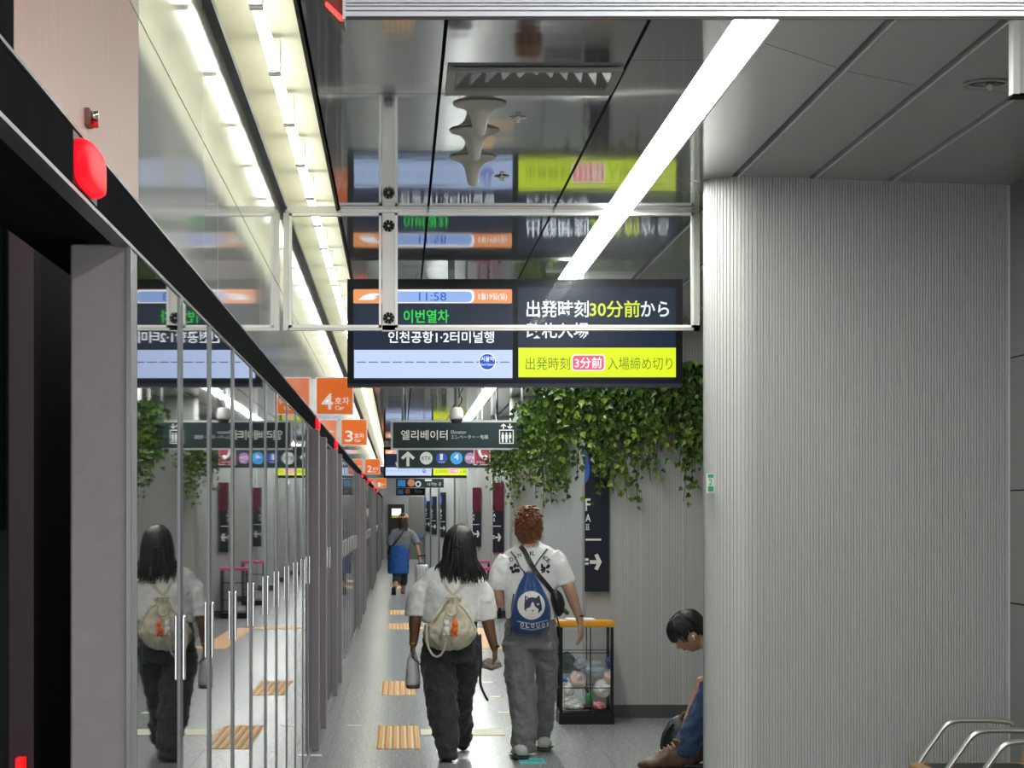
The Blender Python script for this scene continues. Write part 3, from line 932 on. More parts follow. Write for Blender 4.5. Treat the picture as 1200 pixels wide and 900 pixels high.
arrow_sign(fin_y[9], .86, .13, 2.0, 1.05, 'farthest narrow dark arrow sign near the end door')
for yf, xx in ((fin_y[7], 1.08), (fin_y[8], .94), (fin_y[9], .85)):   # the far fins step in towards the platform
    struct('wall_fin', bx(xx, 1.5, yf, yf + 3.0, 0, CEIL), M_FINC, wr)

# green plate on the rounded edge of the near fin
Y = 10.98
s = F / Y
gp = thing('number_plate', 'small green and white plate on the rounded edge of the big ribbed wall', 'sign', (1.38, Y, 1.66))
xx = 1.366
obj('plate', bx(xx - .004, xx + .03, 10.945, 10.955, pt(0, 578, Y).z, pt(0, 555, Y).z), mat('plate_white', (.7, .75, .7), .5), gp)
for a, b in ((556, 560), (570, 576)):
    obj('green_band', bx(xx + .002, xx + .027, 10.942, 10.946, pt(0, b, Y).z, pt(0, a, Y).z), M_SG, gp)
lettering('2', (830.6, 561.5, 835, 568.5), 10.943, M_SG, gp)

# ================================================================== FLOOR THINGS
M_TACB = mat('tactile_cream', (.80, .66, .44), .5, var=.06, vscale=30)
M_TACO = mat('tactile_orange', (.86, .42, .12), .5, var=.08, vscale=40)
def tactile(x0, ya, n, label, ny=6):
    L = 1.79 / 6 if n > 1 else .3
    t = thing('tactile_strip', label, 'paving', (x0, ya, 0), 'dotted tactile strips in front of the screen doors')
    bm = bmesh.new()
    for i in range(6):
        for j in range(6):
            c = ((i + .5) * .05, (j + .5) * L / 6)
            rr = []
            for r, h in ((.019, .0035), (.015, .0075), (.007, .009)):
                rr.append([bm.verts.new((c[0] + r * math.cos(PI * q / 3), c[1] + r * 1.2 * math.sin(PI * q / 3), h)) for q in range(6)])
            for a, b in zip(rr, rr[1:]):
                for q in range(6): bm.faces.new((a[q], a[(q + 1) % 6], b[(q + 1) % 6], b[q]))
            bm.faces.new(rr[-1])
    dots = to_mesh('dot_field', bm, M_TACO)
    tile = to_mesh('tactile_tile', bx(0.002, .298, 0.002, L - .002, -.001, .0035), M_TACB)
    for k in range(n):
        o = bpy.data.objects.new('tactile_tile', tile); COL.objects.link(o); o.parent = t; o.location = (0, k * L, 0)
        d = bpy.data.objects.new('dot_field', dots); COL.objects.link(d); d.parent = o; d['kind'] = 'stuff'
    return t
tp = tactile(-.153, D((878 - 604) / 1.55), 6, 'nearest orange tactile strip, in the foreground beside the walking women')
for ya, lab in ((D((815 - 604) / 1.55), 'second orange tactile strip, beside the white plastic bag'), (D((737.5 - 604) / 1.55), 'third orange tactile strip along the doors'),
                (D((720.5 - 604) / 1.55), 'fourth orange tactile strip, just before the far walker'), (52.4, 'fifth orange tactile strip, beyond the far walker'), (57.4, 'sixth orange tactile strip, far along the doors')):
    dup(tp, (-.153, ya, 0), lab)
gt = thing('guide_paving', 'orange tactile guide path on the floor beyond the walking women', 'paving', (.86, 30, 0))
def guide(x0, x1, ya, yb):
    nx = max(1, round((x1 - x0) / .3)); ny = max(1, round((yb - ya) / .3))
    for i in range(nx):
        for j in range(ny):
            xa, xb = x0 + (x1 - x0) * i / nx, x0 + (x1 - x0) * (i + 1) / nx
            y_a, y_b = ya + (yb - ya) * j / ny, ya + (yb - ya) * (j + 1) / ny
            obj('guide_tile', bx(xa + .002, xb - .002, y_a + .002, y_b - .002, -.001, .005, bevel=.002), M_TACO, gt)
guide(.86, 1.35, 28.7, 29.3); guide(.86, 1.16, 29.3, 34.0); guide(.148, .86, 33.7, 34.3)
cs = thing('guide_paving', 'short cream tactile strip running from the nearest orange strip to between the women', 'paving', (.45, 17.6, 0))
for k in range(2):
    x = .155 + .30 * k
    obj('guide_tile', bx(x + .002, x + .296, 17.42, 17.9, -.001, .005, bevel=.002), mat('cream_tile', (.78, .72, .52), .5), cs)
for k, (yy, lab) in enumerate(((17.25, 'nearest small pale floor stud beside the grey trousers'), (19.35, 'second small pale floor stud between the women'), (21.05, 'third small pale floor stud between the women'), (22.9, 'farthest small pale floor stud between the women'))):
    tag(obj('floor_stud', bx(.775, .875, yy, yy + .12, -.001, .004, bevel=.002), mat('stud_cream', (.80, .74, .50), .4)), lab, 'floor marker', 'pale floor studs')
for k, (px, py) in enumerate(((415, 851), (368, 886))):
    yy = D((py - 604) / 1.55); x = pt(px, 0, yy).x
    tag(obj('floor_label', bx(x - .05, x + .05, yy, yy + .1, -.001, .002), mat('label_white', (.8, .8, .78), .5)),
        ('small white floor sticker left of the nearest orange tactile strip', 'small white floor sticker at the foot of the screen doors')[k], 'sticker')
# cyan card lying behind the right walker's heel
yy = D((895.5 - 604) / 1.55)
c = pt(625, 604, yy)
cd = thing('card', 'cyan card lying flat on the floor behind the sneaker', 'card', (c.x, yy, 0))
obj('sheet', bx(c.x - .08, c.x + .08, yy, yy + .36, .0006, .0045, bevel=.0012), mat('cyan_paper', (.12, .62, .60), .4), cd)
obj('print_band', bx(c.x - .03, c.x + .06, yy + .13, yy + .2, .0046, .0052), mat('cyan_dark_print', (.03, .42, .42), .4), cd)

# ---- mesh litter bin
def litter_bin(cx, yf, lid, label, w=.40, d=.38, h=.765):
    b = thing('litter_bin', label, 'bin', (cx, yf + d / 2, 0))
    x0, x1, y0, y1 = cx - w / 2, cx + w / 2, yf, yf + d
    bm = bmesh.new()
    box(bm, x0 - .015, x1 + .015, y0 - .01, y1 + .01, h - .045, h); bmesh.ops.bevel(bm, geom=bm.edges[:], offset=.01, segments=2, affect='EDGES')
    obj('lid', bm, lid, b)
    obj('base', bx(x0 - .005, x1 + .005, y0 - .005, y1 + .005, 0.0, .085), DARKMETAL, b)
    for xx in (x0, x1 - .022):
        for yy in (y0, y1 - .022):
            obj('corner_post', bx(xx, xx + .022, yy, yy + .022, .085, h - .045), DARKMETAL, b)
    for zz in (.10, .27, .53):
        bm = bmesh.new(); t = .005
        for q in ((x0, x1, y0, y0 + t), (x0, x1, y1 - t, y1), (x0, x0 + t, y0, y1), (x1 - t, x1, y0, y1)): box(bm, *q, zz - .003, zz + .003)
        obj('cross_wire', bm, DARKMETAL, b)
    for f in (.57,):
        bm = bmesh.new()
        for yy in (y0, y1 - .005): box(bm, x0 + w * f - .004, x0 + w * f + .004, yy, yy + .005, .085, h - .045)
        for xx in (x0, x1 - .005): box(bm, xx, xx + .005, y0 + d * f - .004, y0 + d * f + .004, .085, h - .045)
        obj('upright_wire', bm, DARKMETAL, b)
    return b
M_LID = mat('orange_yellow_lid', (.80, .36, .01), .45)
bcx = (687.5 - 467) / 158.0; byf = D(158)
main_bin = litter_bin(bcx, byf, M_LID, 'black wire litter bin with an orange-yellow lid full of rubbish')
M_BAGW = mat('crumpled_white_bag', (.88, .86, .84), .35, bump=.01, bscale=25)
M_BAGP = mat('crumpled_pinkish_bag', (.86, .66, .60), .4, bump=.01, bscale=25)
M_BAGC = mat('clear_bluish_bag', (.50, .58, .66), .2, bump=.012, bscale=22, alpha=.65)
M_LINER = mat('clear_liner', (.62, .66, .72), .12, alpha=.09, bump=.01, bscale=9, stretch=(3, 3, .5))
def crumple(c, r, m, label, name='rubbish_bag', cat='rubbish', sd=1):
    bm = bmesh.new()
    bmesh.ops.create_icosphere(bm, subdivisions=3, radius=1.0)
    rx, ry, rz = (q_ * 1.06 for q_ in r)
    for v in bm.verts:
        n1 = noise.noise(v.co * 1.6 + Vector((sd * 3.1, 0, 0))); n2 = noise.noise(v.co * 4.5 + Vector((0, sd * 7.7, 0)))
        f = 1 + .35 * n1 + .22 * abs(n2)
        v.co = Vector((c[0] + v.co.x * rx * f, c[1] + v.co.y * ry * f, c[2] + v.co.z * rz * f))
    return tag(obj(name, bm, m), label, cat, 'rubbish in the wire bin')
bq = lambda px, py: pt(px, py, byf + .10)
items = [((664, 806), .048, .060, M_BAGW, 'white crumpled bag with a blue cap beside it at the left of the bin'),
         ((676, 797), .060, .060, M_BAGP, 'pale pink crumpled bag left of centre in the bin'),
         ((671, 826), .075, .042, M_BAGW, 'white crumpled wrapper low at the left of the bin'),
         ((697, 784), .090, .055, M_BAGC, 'clear bluish plastic bag on top of the rubbish'),
         ((681, 777), .045, .042, MATS['clear_bluish_bag'], 'clear plastic scrap sticking up left of the bluish bag'),
         ((706, 806), .062, .058, M_BAGW, 'white crumpled bag at the right of the bin'),
         ((712, 793), .035, .040, M_BAGP, 'small pinkish bag wedged at the right side of the bin'),
         ((701, 829), .045, .030, mat('pink_wrapper', (.85, .28, .34), .4), 'bright pink wrapper low at the right of the bin'),
         ((686, 837), .130, .022, mat('brown_debris', (.22, .12, .10), .6), 'brown paper debris on the floor of the bin'),
         ((713, 776), .020, .036, mat('blue_wrapper', (.05, .12, .35), .4), 'dark blue wrapper at the upper right of the rubbish'),
         ((662, 797), .020, .020, MATS['sign_logo_blue'], 'blue bottle cap at the left of the rubbish'),
         ((667, 776), .060, .055, mat('dark_teal_bag', (.05, .12, .12), .5, bump=.01, bscale=25), 'dark teal bag behind the clear plastic scrap')]
for i, (p_, rx, rz, m, lab) in enumerate(items):
    c = bq(*p_); yb = byf + (.09 if i not in (11, 8) else (.27 if i == 11 else .18))
    crumple((c.x, yb, max(c.z, .10 + rz)), (rx, .06, rz), m, lab, sd=i + 1)
c = bq(688, 818)
gb_ = thing('bottle', 'green glass bottle with a dark neck among the rubbish', 'bottle', (c.x, byf + .07, c.z), 'rubbish in the wire bin')
bm = bmesh.new(); loft(bm, [(c.x + .015, byf + .06, c.z - .05), (c.x + .01, byf + .06, c.z + .02), (c.x, byf + .06, c.z + .045)], [.03, .03, .014], 14); obj('body', bm, mat('green_glass', (.02, .30, .04), .1), gb_, True)
bm = bmesh.new(); loft(bm, [(c.x, byf + .06, c.z + .045), (c.x - .012, byf + .06, c.z + .09)], [.014, .012], 12); obj('neck', bm, mat('dark_green_glass', (.01, .03, .012), .15), gb_, True)
# loose clear liner hanging inside the cage
bm = bmesh.new()
rings = []
for k in range(9):
    zz = .70 - .07 * k
    ring = []
    for a in range(40):
        th = 2 * PI * a / 40
        q = 4.0
        cx_, sy_ = math.cos(th), math.sin(th)
        rr = (abs(cx_) ** q + abs(sy_) ** q) ** (-1 / q) * (.155 + .007 * math.sin(a * 2.3 + k) + .006 * noise.noise(Vector((a * .7, k * .4, 0))))
        ring.append(bm.verts.new((bcx + rr * cx_ * 1.12, byf + .19 + rr * sy_ * 1.05, zz)))
    rings.append(ring)
for a, b in zip(rings, rings[1:]):
    for k in range(40): bm.faces.new((a[k], a[(k + 1) % 40], b[(k + 1) % 40], b[k]))
obj('liner', bm, M_LINER, main_bin, True)
tag(obj('paper_sheet', bx(bcx - .14, bcx + .07, byf + .05, byf + .35, .765, .778, bevel=.003), mat('paper_white', (.75, .78, .78), .5)), 'white folded paper lying on the orange bin lid', 'paper')
litter_bin((570.5 - 467) / 79 + .03, D(78), mat('pink_lid', (.75, .08, .32), .45), 'smaller looking far wire bin with a pink lid between the walking women')
litter_bin((570.5 - 467) / 79 + .06, D(68), MATS['pink_lid'], 'farthest wire bin with a pink lid, behind the other pink one')

# ---- bench rows
M_SEATC = mat('black_seat_pad', (.018, .018, .02), .45)
M_WOOD = mat('light_wood_edge', (.46, .27, .11), .45, var=.15, vscale=8, stretch=(1, 6, 1))
M_ARM = mat('cast_aluminium_arm', (.55, .58, .57), .28, .85)
def bench(y0, n, xo=0.0, label=''):
    pitch = .50
    bn = thing('bench', label, 'bench', (2.45 + xo, y0 + n * pitch / 2, 0))
    obj('beam', bx(2.44 + xo, 2.52 + xo, y0, y0 + n * pitch, .33, .40), DARKMETAL, bn)
    for k in range(n):
        ya, yb = y0 + k * pitch + .01, y0 + (k + 1) * pitch - .01
        st = obj('seat', bx(2.20 + xo, 2.70 + xo, ya, yb, .445, .486, bevel=.006), M_WOOD, bn)
        obj('seat_pad', bx(2.245 + xo, 2.66 + xo, ya + .05, yb - .07, .47, .490, bevel=.008, seg=2), M_SEATC, st)
        bm = bmesh.new(); bb = box(bm, 2.68 + xo, 2.71 + xo, ya, yb, .48, .82); bmesh.ops.bevel(bm, geom=bm.edges[:], offset=.008, affect='EDGES')
        for v in bm.verts: v.co.x += (v.co.z - .48) * .12
        bk = obj('backrest', bm, M_WOOD, bn)
    for k in range(n + 1):
        ya = y0 + k * pitch
        bm = bmesh.new()
        tube(bm, [(2.235 + xo, ya, .46), (2.255 + xo, ya, .50), (2.315 + xo, ya, .585), (2.355 + xo, ya, .638), (2.40 + xo, ya, .662), (2.50 + xo, ya, .666), (2.62 + xo, ya, .660), (2.655 + xo, ya, .645)], .019, 10, 4, flat=.62, side=(0, 1, 0))
        obj('armrest', bm, M_ARM, bn, True)
        bm = bmesh.new(); ball(bm, Vector((2.245 + xo, ya, .463)), (.036, .026, .018), 12, 6); obj('arm_foot', bm, M_ARM, bn, True)
    for k in (0, n):
        yy = y0 + .25 + (k / n) * (n * pitch - .5)
        bm = bmesh.new(); tube(bm, [(2.25 + xo, yy, .012), (2.40 + xo, yy, .06), (2.48 + xo, yy, .34)], .022, 8); tube(bm, [(2.72 + xo, yy, .012), (2.58 + xo, yy, .06), (2.48 + xo, yy, .34)], .022, 8)
        obj('leg', bm, M_ARM, bn, True)
    return bn
bench(8.68, 4, 0.0, 'wood-edged black bench with metal armrests in front of the ribbed wall')
bench(13.28, 5, 0.0, 'bench in the niche behind the big ribbed wall under the seated man')

# ---- train car standing behind the open doorway
tr = thing('train_car', 'dark train car seen through the open doorway at the left', 'train', (-1.3, 6, 0))
M_TR = mat('train_side_dark', (.035, .030, .034), .45)
M_TRB = mat('train_pillar_mauve', (.10, .065, .08), .5)
obj('body_side', bx(-1.30, -1.0, 2.0, 5.6, -.1, 3.0), M_TR, tr)
obj('body_side', bx(-1.30, -.97, 6.62, 12, -.1, 3.0), mat('train_side_black', (.012, .011, .013), .5), tr)
obj('door_pillar', bx(-1.02, -.955, 6.48, 6.60, -.1, 2.6), M_TRB, tr)
obj('lower_skirt', bx(-1.28, -1.02, 5.6, 6.5, -.1, .25), M_TR, tr)
wn = obj('window_recess', bx(-1.40, -1.30, 4.2, 6.6, -.1, 3.0), mat('train_inside_teal_glow', (.03, .06, .065), .4, var=.4, vscale=3, emit=(.10, .24, .26), es=.10), tr)  # faint teal emission stands in for the dim light inside the car
obj('upper_panel', bx(-1.29, -1.04, 5.5, 6.55, 1.51, 3.0), mat('train_panel_grey', (.035, .045, .042), .5), tr)
for ya, za, yb, zb in ((5.95, .1, 6.35, 1.5), (6.30, .1, 6.42, 1.45), (5.8, .85, 6.5, .95)):
    bm = bmesh.new(); loft(bm, [(-1.2, ya, za), (-1.2, yb, zb)], [.03, .03], 6); obj('inner_rail', bm, mat('inside_dark', (.01, .012, .014), .4), tr)
for k in range(7):
    obj('air_slat', bx(-1.25, -1.22, 5.75, 6.2, 1.0 + .025 * k, 1.012 + .025 * k), mat('slat_teal_glow', (.06, .10, .11), .4, emit=(.2, .35, .38), es=.10), tr)  # slats carry the same painted-in interior glow
obj('tail_lamp', bx(-.985, -.965, 6.36, 6.42, .885, .925), mat('dim_red_lamp', (.4, .01, .01), .3, emit=(1, .01, .01), es=.4), tr)
struct('track_bed', bx(-3.2, -.75, -4, YEND, -1.2, -1.1), BLACK, wl)
struct('tunnel_lining', bx(-3.3, -3.2, -4, YEND, -1.2, 3.4), BLACK, wl)

# ================================================================== IVY
def leaf_mesh(nm, sz, m):
    P = [(0, 0), (.30, .06), (.46, .30), (.34, .46), (.20, .62), (0, 1.0), (-.20, .62), (-.34, .46), (-.46, .30), (-.30, .06)]
    bm = bmesh.new()
    vs = [bm.verts.new((x * sz, (.10 - abs(x) * .28) * sz, -y * sz)) for x, y in P]
    c = bm.verts.new((0, .16 * sz, -.42 * sz))
    for i in range(len(P)): bm.faces.new((vs[i], vs[(i + 1) % len(P)], c))
    return to_mesh(nm, bm, m)
LEAFM = [mat('ivy_dark', (.034, .075, .014), .4, var=.3, vscale=20), mat('ivy_mid', (.075, .155, .020), .4, var=.3, vscale=20), mat('ivy_light', (.19, .29, .035), .4, var=.2, vscale=20)]
M_VINE = mat('vine_stem', (.09, .08, .03), .6)
def ivy(label, strands, yw, parts=290):
    """strands: (px, top py, bottom py) hanging against the wall face at depth yw"""
    s = F / yw
    xs = [pt(a, 0, yw).x for a, _, _ in strands]
    t = thing('hanging_ivy', label, 'plant', (sum(xs) / len(xs), yw - .1, 2.5), 'trailing ivy on the wall fins')
    ztop = pt(0, min(b for _, b, _ in strands), yw).z
    tr_ = obj('planter', bx(min(xs) + .02, max(xs) - .02, yw - .17, yw - .004, ztop - .16, ztop - .04), mat('planter_dark', (.03, .035, .03), .7), t)
    leaves = []
    bmv = bmesh.new()
    for px, a, b in strands:
        p0 = pt(px, a, yw); p1 = pt(px, b, yw)
        n = max(3, int((p0.z - p1.z) / .10))
        path = []
        yo = yw - random.uniform(.14, .26)
        xo = 0
        for i in range(n + 1):
            f = i / n
            xo += random.uniform(-.018, .018)
            path.append(Vector((p0.x + (p1.x - p0.x) * f + xo, yo + (yw - .11 - yo) * f * .7 + random.uniform(-.015, .015), p0.z + (p1.z - p0.z) * f)))
        tube(bmv, path, .003, 4, 1)
        L = p0.z - p1.z
        m = int(L / .019)
        for i in range(m):
            f = random.random() ** 1.15
            k = f * n; j = min(int(k), n - 1)
            p = path[j].lerp(path[j + 1], k - j)
            sp = .055 * (1 - .55 * f) + .012
            p = p + Vector((random.gauss(0, sp), random.uniform(-.05, .02) * (1.3 - f), random.gauss(0, .02)))
            p.y = min(p.y, yw - .105)
            sz = random.uniform(.042, .075) * (1 - .25 * f)
            R = Matrix.Rotation(random.uniform(-1.0, 1.0), 4, 'Z') @ Matrix.Rotation(random.uniform(-.2, .75), 4, 'X') @ Matrix.Rotation(random.uniform(-.9, .9), 4, 'Y')
            mi = random.choices((0, 1, 2), (5 - 3 * f, 3, .6 + 2.2 * f))[0]
            leaves.append((p, sz, R, mi))
    obj('vine', bmv, M_VINE, t)
    leaves.sort(key=lambda q: q[0].y - q[1])
    base = [leaf_mesh('leaf', 1.0, m) for m in LEAFM]
    inv = Matrix.Translation(-Vector(t.location))
    for p, sz, R, mi in leaves[:parts]:
        o = bpy.data.objects.new('leaf', base[mi]); COL.objects.link(o); o.parent = t
        o.matrix_parent_inverse = inv
        o.matrix_basis = Matrix.Translation(p) @ R @ Matrix.Diagonal((sz, sz, sz, 1))
    for mi in range(3):
        bm = bmesh.new()
        for p, sz, R, q in leaves[parts:]:
            if q != mi: continue
            M = Matrix.Translation(p) @ R @ Matrix.Diagonal((sz, sz, sz, 1))
            mp = {v: bm.verts.new(M @ v.co) for v in []}
            vs = [bm.verts.new(M @ v.co) for v in base[mi].vertices]
            for f in base[mi].polygons: bm.faces.new([vs[i] for i in f.vertices])
        o = obj('foliage', bm, LEAFM[mi], t); o['kind'] = 'stuff'
random.seed(11)
prof = [(642, 440, 545), (652, 438, 535), (662, 438, 540), (672, 436, 560), (684, 436, 545), (694, 434, 520), (706, 434, 560), (716, 434, 578), (724, 434, 560), (738, 434, 545), (748, 434, 590), (757, 434, 565), (768, 434, 540), (778, 432, 530), (790, 430, 520), (800, 428, 545), (806, 426, 588), (812, 425, 545), (818, 424, 540), (815, 424, 575), (736, 436, 585), (700, 436, 585), (764, 436, 555), (650, 440, 586)]
S = []
for a, b, c in prof:
    S.append((a, b, c))
    for _ in range(4):
        S.append((a + random.uniform(-9, 7), b + random.uniform(0, 14), b + (c - b) * random.uniform(.45, .82)))
ivy('largest mass of trailing ivy hanging on the wall behind the display', [(min(a, 821), b, c) for a, b, c in S], fin_y[0])
prof = [(617, 472, 560), (622, 470, 575), (628, 470, 590), (634, 468, 570), (640, 470, 588), (646, 470, 580), (652, 472, 575), (657, 474, 560)]
S = []
for a, b, c in prof:
    S.append((a, b, c))
    for _ in range(5): S.append((a + random.uniform(-5, 5), b + random.uniform(0, 10), b + (c - b) * random.uniform(.5, .9)))
ivy('light green ivy trailing left of the largest ivy, over the exit sign', [(max(617, min(a, 690)), b, c) for a, b, c in S], fin_y[1])
prof = [(578, 520, 575), (584, 515, 570), (596, 505, 592), (602, 505, 585), (606, 505, 575), (612, 505, 545)]
S = []
for a, b, c in prof:
    S.append((a, b, c))
    for _ in range(3): S.append((a + random.uniform(-4, 4), b + random.uniform(0, 8), b + (c - b) * random.uniform(.5, .9)))
ivy('farthest and smallest trailing ivy, under the right end of the elevator sign', S, fin_y[2] - .3, 150)

# ================================================================== PEOPLE
M_SKIN_D = mat('skin_brown', (.20, .095, .055), .5, sss=.05)
M_SKIN_L = mat('skin_light', (.62, .36, .26), .5, sss=.08)
M_SKIN_M = mat('skin_tan', (.50, .27, .18), .5, sss=.08)
M_EYE = mat('eye_white', (.7, .68, .65), .2)
M_IRIS = mat('eye_dark', (.02, .012, .01), .15)
M_LIP = mat('lips', (.42, .14, .12), .4)
M_LIPD = mat('lips_dark', (.16, .05, .04), .4)
M_HAIRB = mat('black_hair', (.010, .009, .009), .38, var=.4, vscale=60)
M_HAIRR = mat('red_brown_hair', (.20, .065, .022), .42, var=.5, vscale=45)
M_HAIRBR = mat('light_brown_hair', (.30, .16, .09), .5, var=.3, vscale=60)

def add_head(bm, M, sx=1.0, sy=1.0, sz=1.0):
    """head in its own frame: face towards +y, up +z, centre at the eyes"""
    vs = bmesh.ops.create_uvsphere(bm, u_segments=36, v_segments=28, radius=1.0)['verts']
    for v in vs:
        x, y, z = v.co
        low = max(0, -z)
        X = .076 * x * (1 - .30 * low ** 1.6)
        Y = (.098 if y < 0 else .092) * y
        Z = .115 * z
        if y < 0: Y *= (1 - .38 * low ** 1.3)
        else: Y += .006 * low
        if y > 0:
            f = y * y
            X *= 1 - .10 * f * (1 - abs(z))
            # nose, brow, lips, chin, eye sockets
            Y += .024 * math.exp(-(x / .14) ** 2) * math.exp(-((z + .22) / .13) ** 2) * f
            Y += .010 * math.exp(-(x / .10) ** 2) * math.exp(-((z + .02) / .18) ** 2) * f
            Y += .004 * math.exp(-((z - .20) / .08) ** 2) * f
            Y -= .007 * math.exp(-((abs(x) - .40) / .16) ** 2) * math.exp(-((z - .03) / .09) ** 2) * f
            Y += .006 * math.exp(-(x / .25) ** 2) * math.exp(-((z + .52) / .07) ** 2) * f
            Y += .007 * math.exp(-(x / .22) ** 2) * math.exp(-((z + .86) / .12) ** 2)
        v.co = M @ Vector((X * sx, Y * sy, Z * sz))
    for q in (-1, 1):
        ball(bm, (0, 0, 0), 1, 10, 8, M @ Matrix.Translation((q * .077 * sx, -.005, -.012)) @ Matrix.Rotation(q * .35, 4, 'Z') @ Matrix.Diagonal((.010, .019, .031, 1)))

def add_face(M, parent, lip, brow):
    for q in (-1, 1):
        bm = bmesh.new(); ball(bm, (0, 0, 0), 1, 12, 8, M @ Matrix.Translation((q * .030, .078, .003)) @ Matrix.Diagonal((.014, .011, .009, 1)))
        e = obj('eye', bm, M_EYE, parent, True)
        bm = bmesh.new(); ball(bm, (0, 0, 0), 1, 10, 6, M @ Matrix.Translation((q * .030, .0865, .002)) @ Matrix.Diagonal((.0058, .004, .0058, 1)))
        obj('iris', bm, M_IRIS, e, True)
        bm = bmesh.new(); tube(bm, [M @ Vector((q * .016, .093, .022)), M @ Vector((q * .032, .092, .027)), M @ Vector((q * .046, .084, .022))], .0035, 6)
        obj('eyebrow', bm, brow, parent, True)
    bm = bmesh.new(); tube(bm, [M @ Vector((-.022, .085, -.058)), M @ Vector((0, .096, -.057)), M @ Vector((.022, .085, -.058))], .0055, 8, 4)
    obj('mouth', bm, lip, parent, True)

def add_hand(bm, wrist, d, n, th, L=.165, curl=.5, spread=.10):
    """palm and five fingers: d = pointing direction, n = back of the hand, th = side of the thumb"""
    d = Vector(d).normalized(); n = Vector(n); n = (n - d * n.dot(d)).normalized(); th = Vector(th); t = (th - d * th.dot(d) - n * th.dot(n)).normalized()
    w = Vector(wrist)
    pl = L * .50
    loft(bm, [w - d * .02, w + d * .01, w + d * pl * .5, w + d * pl * .95, w + d * pl * 1.05], [(.021, .016), (.024, .016), (.036, .015), (.037, .013), (.030, .009)], 14, side=t)
    fl = (.92, 1.0, .94, .74)
    for i in range(4):
        off = (.027 - .018 * i)
        b = w + d * (pl * (.95 - .03 * abs(i - 1))) + t * off
        dd = (d + t * (.5 - i / 3) * spread * 2).normalized()
        P = [b - dd * .015]
        cur = dd; p = b
        P.append(p)
        for j, seg in enumerate((.46, .32, .24)):
            cu = curl * (.75, .9, .6)[j]
            cur = (cur * math.cos(cu) - n * math.sin(cu)).normalized()
            n2 = n
            p = p + cur * (L * .50 * fl[i] * seg)
            P.append(p)
        tube(bm, P, .0088, 8, 2, taper=.0066)
    b = w + d * .025 + t * .026
    c1 = (d * .75 + t * .75 - n * .25).normalized(); c2 = (d * .95 + t * .25 - n * .35).normalized()
    tube(bm, [b - c1 * .015, b + c1 * .035, b + c1 * .035 + c2 * .03, b + c1 * .035 + c2 * .055], .0105, 8, 2, taper=.0075)

def limb(bm, pts, rads, n=14, k=3, side=(1, 0, 0)):
    P = smooth_path(pts, k)
    R = []
    rr = [r if isinstance(r, (tuple, list)) else (r, r) for r in rads]
    m = len(pts) - 1
    for i in range(len(P)):
        f = i / k; j = min(int(f), m - 1); u = f - j
        R.append((rr[j][0] * (1 - u) + rr[j + 1][0] * u, rr[j][1] * (1 - u) + rr[j + 1][1] * u))
    loft(bm, P, R, n, side)

def add_shoe(bm, heel, d, L=.25, w=.045, h=.07, pitch=0.0):
    """heel = point on the ground under the heel, d = pointing direction"""
    d = Vector(d).normalized(); s = d.cross(Vector((0, 0, 1))).normalized()
    up = Vector((0, 0, 1))
    q = Matrix.Rotation(pitch, 4, s)
    dd = (q @ d.to_4d()).to_3d(); uu = (q @ up.to_4d()).to_3d()
    H = Vector(heel)
    prof = [(-.02, .6, .4), (0, .85, .85), (.2, .92, 1.0), (.4, .95, .95), (.62, 1.08, .62), (.85, .98, .45), (.97, .6, .34), (1.0, .3, .2)]
    pts = [H + dd * (L * a) + uu * (h * c * .5) for a, b, c in prof]
    loft(bm, pts, [(w * b, h * c * .5) for a, b, c in prof], 16, side=tuple(s))

def hair_strands(M, n, fn, r, m, name, parent, base=None, taper=.3, sides=5):
    bm = base or bmesh.new()
    for i in range(n):
        P, q = fn(i)
        tube(bm, [M @ Vector(p) for p in P], r * q, sides, 3, taper=r * q * taper)
    return obj(name, bm, m, parent, True)

def head_matrix(c, yaw=0, pitch=0, roll=0, face='+y'):
    return Matrix.Translation(c) @ Matrix.Rotation(yaw, 4, 'Z') @ Matrix.Rotation(pitch, 4, 'X') @ Matrix.Rotation(roll, 4, 'Y')

